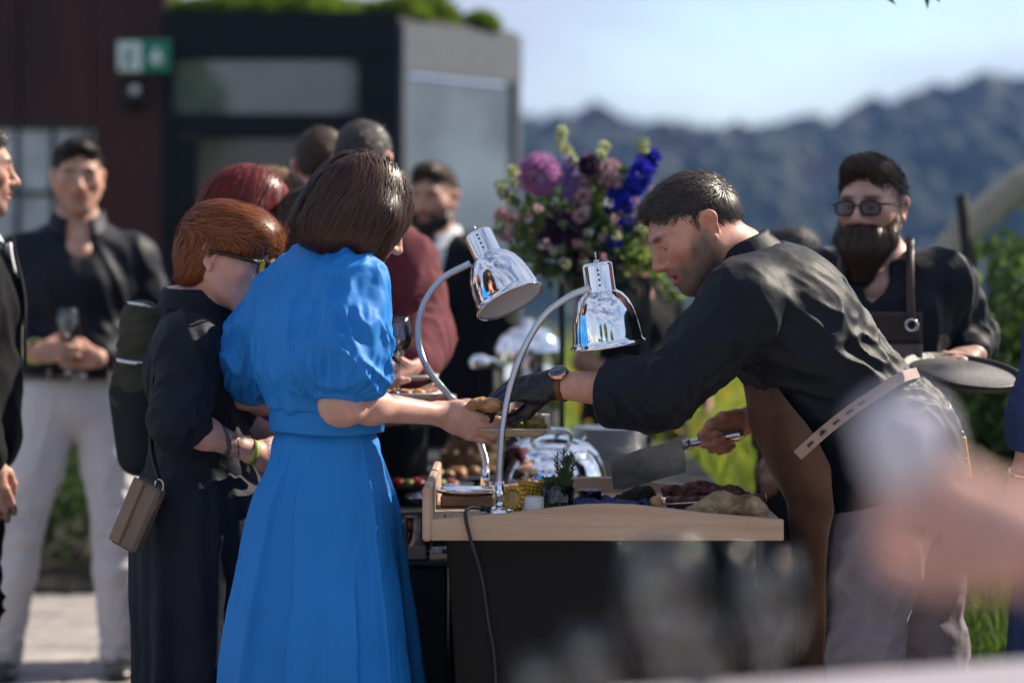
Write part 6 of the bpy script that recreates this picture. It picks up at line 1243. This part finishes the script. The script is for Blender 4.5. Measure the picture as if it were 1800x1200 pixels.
chafing(np.array((.105, 6.55, zt + .010)), 'round chrome chafing dish with domed lid directly behind the wooden tray', .80)
for q in range(15):
    c = np.array((.282 + RNG.normal() * .0015, 7.0 + RNG.normal() * .0015, zt + .003 + q * .0125)); o = obj('plate', *lathe([(1e-4, 0), (.07, 0), (.085, .006), (.110, .0125), (.110, .0155), (.084, .009), (.068, .003), (1e-4, .003)], c, seg=40), MATS['white_china']); tag(o, 'white plate in the tall stack beside the flower stand', 'plate', 'stack of white plates')
# ---- flower stand and arrangement
x0, x1, y0, y1, zf = .15, .405, 7.18, 7.43, 1.366; t = thing('flower_stand', 'tall black metal frame stand under the flower arrangement', 'stand', ((x0 + x1) / 2, 7.3, zt))
for x in (x0, x1):
    for y in (y0, y1): obj('leg', *box((x, y, (zt + zf) / 2), (.013, .013, zf - zt - .014)), MATS['black_metal'], t, smooth_=False)
for z in (zt + .010, zf):
    for y in (y0, y1): obj('rail', *box(((x0 + x1) / 2, y, z), (x1 - x0 + .013, .0125, .013)), MATS['black_metal'], t, smooth_=False)
    for x in (x0, x1): obj('rail', *box((x, (y0 + y1) / 2, z), (.0125, y1 - y0 - .0135, .012)), MATS['black_metal'], t, smooth_=False)
obj('shelf', *box(((x0 + x1) / 2, (y0 + y1) / 2, zf + .004), (x1 - x0, y1 - y0, .004)), MATS['black_metal'], t, smooth_=False)
fc = np.array(((x0 + x1) / 2 - .03, 7.28, zf + .006)); t = thing('flower_arrangement', 'mixed arrangement of purple allium, blue delphinium and trailing greenery', 'flowers', tuple(fc)); obj('bowl', *lathe([(1e-4, 0), (.07, 0), (.10, .03), (.11, .07), (.10, .07), (1e-4, .05)], fc, seg=28), MATS['black_metal'], t)
PX = lambda x, y, dy=0.: P(x, y, 7.2 + dy)
def sprig(base, tip, m=None): return tube(spline([base, vlerp(base, tip, .5) + RNG.normal(size=3) * .02, tip], 8), np.linspace(.003, .0015, 8), 5)
m_st = leafmat('flower_stem', (.10, .16, .05), .2)
def blossom(nm, c, r, n, m, ln, wd, flat=(1, 1, 1), label=None):
    d = RNG.normal(size=(n, 3)); d /= np.linalg.norm(d, axis=1)[:, None]; V, F = leafmesh(c + d * r * .55 * np.array(flat), d * flat + RNG.normal(size=(n, 3)) * .35, ln, wd, .15); o = obj(nm, V, F, m, t, smooth_=False)
    if label: o['label'] = label
    s_ = obj('stem', *sprig(fc + (RNG.normal() * .03, RNG.normal() * .03, .06), c - (0, 0, r * .3)), m_st, o)
m_al = leafmat('allium', (.62, .32, .60), .4, .75); m_de = leafmat('delphinium', (.05, .06, .75), .3, .5); m_li = leafmat('lilac_bell', (.50, .38, .74), .4, .7); m_pk = leafmat('dusty_pink', (.66, .42, .46), .4, .65); m_pl = leafmat('plum_hydrangea', (.13, .05, .14), .25, .5); m_wh = leafmat('white_sparkle', (.75, .74, .70), .4, .9); m_sn = leafmat('green_snapdragon', (.52, .58, .28), .45, .75)
blossom('allium', PX(948, 307, -.05), .060, 620, m_al, .040, .005)
for i, (x, y, r) in enumerate([(1135, 290, .030), (1122, 315, .036), (1108, 340, .034), (1100, 360, .026), (1143, 278, .024), (1085, 342, .020), (1128, 300, .03), (1112, 330, .03)]): blossom('delphinium', PX(x, y, RNG.normal() * .03), r, 90, m_de, .026, .010)
for i, (x, y, r) in enumerate([(1115, 400, .028), (1095, 408, .026), (1080, 425, .020), (1075, 365, .016), (1098, 395, .02)]): blossom('delphinium', PX(x, y, RNG.normal() * .03), r, 60, m_de, .022, .009)
for x, y in ((1000, 290), (1005, 315), (1000, 335), (1012, 345), (995, 305)): blossom('bellflower', PX(x, y), .022, 50, m_li, .022, .008)
for i, (x, y) in enumerate([(1040, 300), (1062, 302), (1075, 295), (1030, 320), (1052, 325), (1068, 320), (1000, 352), (1025, 345), (1080, 318), (880, 378), (895, 382), (925, 385), (1060, 405), (1040, 395), (1020, 380), (890, 410)]): blossom('pink_blossom', PX(x, y, RNG.normal() * .05), .022 if i < 9 else .016, 45, m_pk, .020, .008)
for x, y, r in ((985, 395, .050), (1005, 415, .045), (965, 425, .04), (1035, 290, .03)): blossom('hydrangea', PX(x, y, -.03), r, 260, m_pl, .022, .009)
for pts_ in ([(988, 230), (986, 245), (992, 258), (1000, 270), (1008, 285)], [(1130, 250), (1131, 262)], [(902, 300), (903, 315)], [(880, 325), (884, 340), (895, 350)], [(1062, 258), (1056, 272)]):
    for x, y in pts_: blossom('snapdragon', PX(x, y, RNG.normal() * .02), .014, 36, m_sn, .016, .007)
for q in range(60):
    x, y = RNG.normal() * 75 + 1030, RNG.normal() * 50 + 415; blossom('sparkle_blossom', PX(x, y, -.06 + RNG.normal() * .06), .009, 14, (m_pk, m_sn, m_wh)[q % 3], .013, .006)  # pale blossoms added to put sparkles of light among the flowers
n = 1500; d = RNG.normal(size=(n, 3)); d /= np.linalg.norm(d, axis=1)[:, None]; pts = PX(1020, 418, .10) + d * RNG.random((n, 1)) ** .5 * np.array((.20, .15, .15)); keep = fbm(pts * 9, 2) > -.12; pts = pts[keep]; d = d[keep]
g = obj('greenery', *leafmesh(pts, d + RNG.normal(size=d.shape) * .6 + (0, 0, -.15), RNG.uniform(.025, .055, len(pts)), RNG.uniform(.007, .015, len(pts))), leafmat('arrangement_leaf', (.20, .32, .09), .5), t, smooth_=False); g['kind'] = 'stuff'
for (x, y, x2, y2, nn_) in [(1000, 440, 890, 340, 60), (990, 450, 870, 400, 60), (1000, 450, 900, 440, 50), (1090, 440, 1170, 500, 90), (1110, 450, 1190, 530, 80), (1080, 430, 1165, 420, 60), (1050, 400, 1050, 300, 50), (1080, 400, 1100, 290, 40), (960, 470, 930, 500, 40)]:
    a, b = PX(x, y), PX(x2, y2, RNG.normal() * .05); pth = spline([a, vlerp(a, b, .5) + (0, 0, .03), b], 10); o = obj('stem', *tube(pth, np.linspace(.003, .0012, 10), 5), m_st, t); tt = RNG.random(nn_); pp = np.stack([np.interp(tt, np.linspace(0, 1, 10), pth[:, i]) for i in range(3)], 1) + RNG.normal(size=(nn_, 3)) * .008; obj('leaves', *leafmesh(pp, RNG.normal(size=(nn_, 3)) + (0, 0, -.2), .032, .009), leafmat('sprig_leaf', (.22, .32, .08), .5), o, smooth_=False)
# ---- urn, platters, side stand and small things beyond
c = np.array((.055, 8.35, zt)); lathed('coffee_urn', 'tall polished coffee urn at the far end of the buffet', 'urn', c, [('body', [(1e-4, .03), (.09, .03), (.12, .05), (.125, .30), (.115, .36), (.118, .37)], MATS['chrome']), ('lid', [(.118, .37), (.11, .41), (.07, .445), (.02, .455), (.018, .48), (1e-4, .485)], MATS['chrome']), ('foot', [(.10, 0), (.10, .012), (.06, .03)], MATS['black_metal'])])
t = thing('water_tap', 'curved chrome tap over the buffet behind the glove', 'tap', (-.05, 7.9, zt)); obj('pipe', *tube(spline([(-.04, 7.9, zt), (-.04, 7.9, zt + .26), (-.05, 7.88, zt + .34), (-.10, 7.8, zt + .36)], 20), .013, 10), MATS['steel'], t); obj('knob', *lathe([(.03, 0), (.035, .02), (.02, .04), (1e-4, .042)], (-.105, 7.8, zt + .335), seg=16), MATS['chrome'], t)
for q, (px, py, Y, r, lab) in enumerate([(745, 812, 6.75, .14, 'black platter of red salad on the rear buffet'), (820, 800, 7.1, .15, 'platter of roast vegetables on the rear buffet'), (860, 780, 7.6, .15, 'platter of green salad further along the buffet'), (790, 830, 6.4, .12, 'platter of cold cuts at the near end of the buffet')]):
    c = P(px, py, Y); c[2] = zt + .03; t = thing('platter', lab, 'platter', tuple(c)); obj('dish', *lathe([(1e-4, 0), (r * .7, 0), (r, .018), (r, .022), (r * .7, .006), (1e-4, .005)], c, seg=36), MATS['steel'] if q % 2 else MATS['black_metal'], t); obj('stand', *lathe([(r * .5, -.03), (r * .45, 0)], c, seg=24), MATS['black_metal'], t)
    for e in range(16):
        a = RNG.uniform(0, 6.28); rr = RNG.random() ** .5 * r * .75; pebble('food_piece', c + (rr * math.cos(a), rr * math.sin(a), .022), .020, mat('food_%d_%d' % (q, e), random.choice([[(.35, .02, .02), (.30, .05, .04), (.12, .2, .03)], [(.55, .28, .05), (.5, .15, .04), (.3, .2, .08)], [(.15, .25, .03), (.3, .4, .06), (.5, .45, .1)], [(.4, .1, .09), (.5, .25, .2), (.6, .5, .4)]][q]), rough=.4, vary=.2), t, n=6)
t = thing('bread_basket', 'basket of bread slices standing upright on the rear buffet', 'basket', tuple(P(830, 700, 7.3) * (1, 1, 0) + (0, 0, zt))); c = P(830, 0, 7.3); c[2] = zt
obj('basket', *lathe([(1e-4, .002), (.08, .002), (.10, .10), (.095, .10), (.075, .006), (1e-4, .006)], c, seg=30), mat('wicker', (.25, .15, .08), rough=.8, vary=.3, scale=60, bump=.8), t)
for q in range(6): obj('bread_slice', *box(c + ((q - 2.5) * .024, RNG.normal() * .02, .13 + RNG.random() * .04), (.015, .09, .13), frame((.15 * RNG.normal(), 1, 0), (.2 * RNG.normal(), 0, 1)), .006), mat('bread_slice_%d' % q, (.5, .33, .17), rough=.8, vary=.2, scale=30), t)
t = thing('side_stand', 'low black side stand between the blue dress and the table', 'stand', (-.33, 6.12, 0)); obj('box', *box((-.33, 6.13, .33), (.34, .34, .66), bev=.006), mat('black_panel', (.008, .008, .010), rough=.6), t, smooth_=False); obj('top', *box((-.33, 6.13, .667), (.36, .36, .010), bev=.003), MATS['black_metal'], t, smooth_=False)
t = thing('wooden_box', 'small open wooden box of cutlery on the low black stand', 'box', tuple(P(736, 985, 6.02))); c = P(734, 975, 6.02); c[2] = .673 + .018; obj('box', *box(c, (.046, .08, .034), bev=.003), mat('raw_pine', (.48, .30, .20), rough=.7, vary=.15), t, smooth_=False)
for q in range(3): obj('cutlery', *tube([c + (.0, -.02 + .02 * q, .004), c + (.10, -.03 + .03 * q, -.002 + .004 * q)], .003, 6), MATS['steel'], t)
c = np.array((-.232, 6.02, .673)); lathed('tumbler', 'empty straight-sided tumbler on the low black stand', 'glass', c, [('glass_body', [(1e-4, 0), (.030, 0), (.032, .004), (.038, .105), (.0365, .105), (.030, .010), (1e-4, .008)], MATS['glass'])])
t = thing('chrome_hoop', 'thin chrome hoop handle behind the end board of the tray', 'handle', tuple(P(790, 860, 6.2))); obj('hoop', *tube([P(792, 868, 6.25) + .032 * np.array((math.cos(x), 0, .75 * math.sin(x))) + (0, 0, -.0) for x in np.linspace(-.2, 3.4, 24)], .0042, 8), MATS['chrome'], t); obj('support', *box(P(792, 868, 6.25) + (0, 0, -.03), (.07, .03, .05)), MATS['black_metal'], t, smooth_=False)
# ---------------------------------------------------------------- things carried
t = thing('handbag', 'taupe leather handbag hanging beside the black shirt dress', 'handbag', tuple(P(240, 900, 5.62))); c = P(243, 905, 5.60); M = frame((.35, 1, 0), (.44, 0, .9))
obj('bag_body', *box(c, (.072, .045, .165), M, .008), mat('taupe_leather', (.17, .125, .095), rough=.5, vary=.1, bump=.2, bscale=150), t, smooth_=False); obj('flap', *box(c + M @ np.array((-.020, -.026, .005)), (.030, .008, .160), M, .003), mat('taupe_flap', (.20, .145, .11), rough=.5, vary=.1), t, smooth_=False)
a = c + M @ np.array((.02, 0, .085)); obj('strap', *tube(spline([a + (0, 0, .01), P(266, 780, 5.60), P(268, 690, 5.60), P(285, 590, 5.60), P(325, 545, 5.66)], 24), .009, 4, flat=.25, phase=.785), MATS['black_shoe'], t); obj('clasp', *tube([a + .010 * np.array((math.cos(x), 0, 1.6 * math.sin(x))) for x in np.linspace(0, 6.28, 16)], .0024, 6, caps=False), MATS['steel'], t)
t = thing('backpack', 'olive and black rolled backpack hanging between the guests', 'backpack', tuple(P(240, 690, 6.2))); f = Field(); f.econe(P(250, 560, 6.25), P(240, 700, 6.25), (1, 0, 0), (.055, .05), (.07, .06), k=.02); V, F = f.mesh(.007); V = V + vnormals(V, F) * (.006 * folds(V, (1, 0, .2), .05, .2))[:, None]; obj('upper_body', V, F, mat('olive_canvas', (.055, .055, .035), rough=.85, vary=.15), t)
f = Field(); f.econe(P(240, 690, 6.25), P(248, 800, 6.25), (1, 0, 0), (.072, .062), (.062, .055), k=.02); V, F = f.mesh(.007); obj('lower_body', V, F, mat('denim_black', (.015, .016, .02), rough=.85), t); obj('reflective_strip', *tube(spline([P(202, 632, 6.18), P(235, 638, 6.16), P(270, 640, 6.18)], 10), .006, 6), MATS['steel'], t); obj('reflective_strip', *tube(spline([P(222, 532, 6.2), P(250, 536, 6.18), P(275, 545, 6.2)], 10), .005, 6), MATS['steel'], t)
t = thing('radio', 'yellow and black handheld radio tucked at the chef\'s back pocket', 'radio', tuple(P(1685, 800, 5.5))); M = frame((.2, -1, 0), (-.16, 0, 1)); c = P(1686, 800, 5.56); obj('radio_body', *box(c, (.034, .026, .115), M, .005), mat('radio_black', (.012, .012, .013), rough=.4), t, smooth_=False); obj('front_shell', *box(c + M @ np.array((-.006, .012, -.006)), (.024, .012, .100), M, .004), mat('radio_yellow', (.62, .27, .02), rough=.4), t, smooth_=False)
obj('aerial', *tube([c + M @ np.array((.006, 0, .05)), c + M @ np.array((.008, 0, .12))], [.006, .0045], 10), MATS['black_rubber'], t)
for z in (-.01, -.028): obj('button', *tube([c + M @ np.array((-.006, .017, z)), c + M @ np.array((-.006, .0195, z))], .006, 12), mat('radio_btn', (.25, .06, .02), rough=.5), t)
t = thing('folder', 'grey edged black folder carried behind the chef', 'folder', tuple(P(1380, 900, 7.0))); M = frame((.9, .5, 0), (.1, 0, 1)); c = P(1385, 905, 7.02); obj('cover', *box(c, (.22, .018, .30), M, .004), MATS['black_metal'], t, smooth_=False); obj('pages', *box(c + M @ np.array((-.1125, 0, 0)), (.004, .022, .29), M), mat('grey_edge', (.3, .31, .32), rough=.7), t, smooth_=False)
# ---------------------------------------------------------------- close to the camera: high table with glasses, and a guest's hand
t = thing('high_table', 'pale-topped high table with wine glasses close to the camera', 'table', (.45, 2.19, 0)); zt2 = .96; M = rotz(R(24)); obj('table_top', *box((.45, 2.19, zt2 - .015), (1.3, .74, .03), M, .006), mat('mauve_laminate', (.30, .27, .29), rough=.5, vary=.03), t, smooth_=False); obj('pedestal', *tube([(.45, 2.19, .03), (.45, 2.19, zt2 - .03)], .035, 16), MATS['steel'], t); obj('foot', *lathe([(1e-4, .03), (.05, .03), (.24, .012), (.25, 0), (1e-4, 0)], (.45, 2.19, 0), seg=40), MATS['steel'], t)
for q, (px, py, Y, s_, lab) in enumerate([(1165, 960, 2.0, 1.0, 'tall wine glass on the high table, in line with the table centre'), (1040, 1085, 1.98, .66, 'small stemmed glass at the end of the high table'), (1230, 1075, 2.05, .66, 'small stemmed glass just beside the tall wine glass'), (950, 1120, 1.95, .56, 'lowest stemmed glass on the high table'), (1350, 1010, 2.08, .9, 'wine glass on the high table toward the chef side')]):
    c = P(px, py, Y); c[2] = zt2 + .001; wine_glass(c, lab, s_, seg=32)
def near_hand():
    t = thing('person', 'person close to the camera reaching in with a napkin, black watch on wrist', 'person', (1.0, 1.70, 0))
    J = stand(1.02, 1.70, 275, 1.72); S = J['T'](.2, .02, 1.40); E = np.array((.72, 1.62, 1.02)); Wp = P(1822, 962, 1.6)
    f = Field(); armf(f, S, E, Wp, 1., 0, .3, 1.); hand_field(f, Wp, nrm((-.83, .05, .40)), nrm((.25, -.9, .35)), 1, s=.82, curls=((.9, 1.0, .6), (1., 1.1, .6), (1.1, 1.1, .6), (1.1, 1.1, .6)), thumb=((.02, .028, -.012), (.055, .050, -.02), (.085, .055, -.028), (.108, .050, -.034)))
    hp = J['head']; V, F, A = make_head(hp, frame((-1, 0, -.1), (0, 0, 1)), 1., J['neck'], [], vox=.006); J['rs'], J['re'], J['rw'] = S, E, Wp
    f2 = Field(); armf(f2, J['ls'], J['le'], J['lw'], 1., 0, .5, 1.); hand_field(f2, J['lw'], (0, 0, -1), J['right'] * -1, -1)
    join_body(t, [(V, F, A), body_core(J), f.mesh(.005), f2.mesh(.007)], rosy); make_hair(t, 'short', hp, frame((-1, 0, -.1), (0, 0, 1)), 1., hm_brown, count=600, vox=.008)
    f = Field(); torso(f, J, .02); armf(f, S, E, Wp, 1., .016, 0, .60); armf(f, J['ls'], J['le'], J['lw'], 1., .016, 0, .95); f.half(J['pelvis'], (0, 0, -1)); garment('shirt', f, .010, mat('mauve_shirt', (.25, .17, .20), rough=.8), t, [(None, 1, (0, 0, 1), .07, .3, .006)])
    f = Field()
    for a in 'rl': legf(f, J[a + 'h'], J[a + 'k'], J[a + 'a'], 1, .018)
    garment('trousers', f, .012, MATS['dark_suit'], t)
    for a in 'rl': shoe(t, J[a + 'a'], J['fwd'], 1, MATS['black_shoe'])
    d = nrm(Wp - E); A = frame(d, (0, 0, 1)); A = np.stack([A[:, 0], A[:, 2], A[:, 1]], 1); obj('watch_strap', *lathe([(.034, -.012), (.037, -.012), (.037, .012), (.034, .012)], Wp - d * .02, A, seg=24), MATS['black_rubber'], t)
    c = P(1575, 770, 1.58); tn = thing('napkin', 'pale crumpled paper napkin held up close to the camera', 'napkin', tuple(c)); f = Field(); f.econe(c + (-.008, 0, .018), c + (.010, .0, -.020), (1, 0, 0), (.018, .006), (.026, .008), k=.02); f.ell(c + (.018, 0, .0), (.014, .010, .018), k=.02); V, F = f.mesh(.004); V = V + vnormals(V, F) * (.006 * folds(V, (.3, .1, 1), .02, .06))[:, None]; obj('paper', V, F, mat('pale_paper', (.66, .64, .74), rough=.9, vary=.05), tn)
near_hand()

# crumbs and herb bits on the tray and the meat juices round the roast
n = 160; pts = np.stack([RNG.uniform(xl + .03, xr - .02, n), RNG.uniform(ty0 + .04, ty1 - .04, n), np.full(n, z0 + .0012)], 1)
tag(obj('crumbs', *leafmesh(pts, RNG.normal(size=(n, 3)) * (1, 1, .25), RNG.uniform(.004, .010, n), RNG.uniform(.002, .004, n)), mat('crumb', (.30, .17, .07), rough=.8, vary=.4, scale=90), smooth_=False), 'crumbs and herb bits scattered over the wooden tray', 'crumbs', kind='stuff')
# ================================================================ the air between the terrace and the hill
hz = bpy.data.materials.new('haze_air'); hz.use_nodes = True; hn = hz.node_tree; hn.nodes.remove(hn.nodes['Principled BSDF']); pvn = hn.nodes.new('ShaderNodeVolumePrincipled')
pvn.inputs['Color'].default_value = (.22, .44, .95, 1); pvn.inputs['Density'].default_value = .00036; pvn.inputs['Anisotropy'].default_value = .2; hn.links.new(pvn.outputs[0], hn.nodes['Material Output'].inputs['Volume'])
V, F = box((0, 690, -10), (1900, 1430, 120)); o = obj('haze', V, F, hz, smooth_=False); tag(o, kind='stuff');
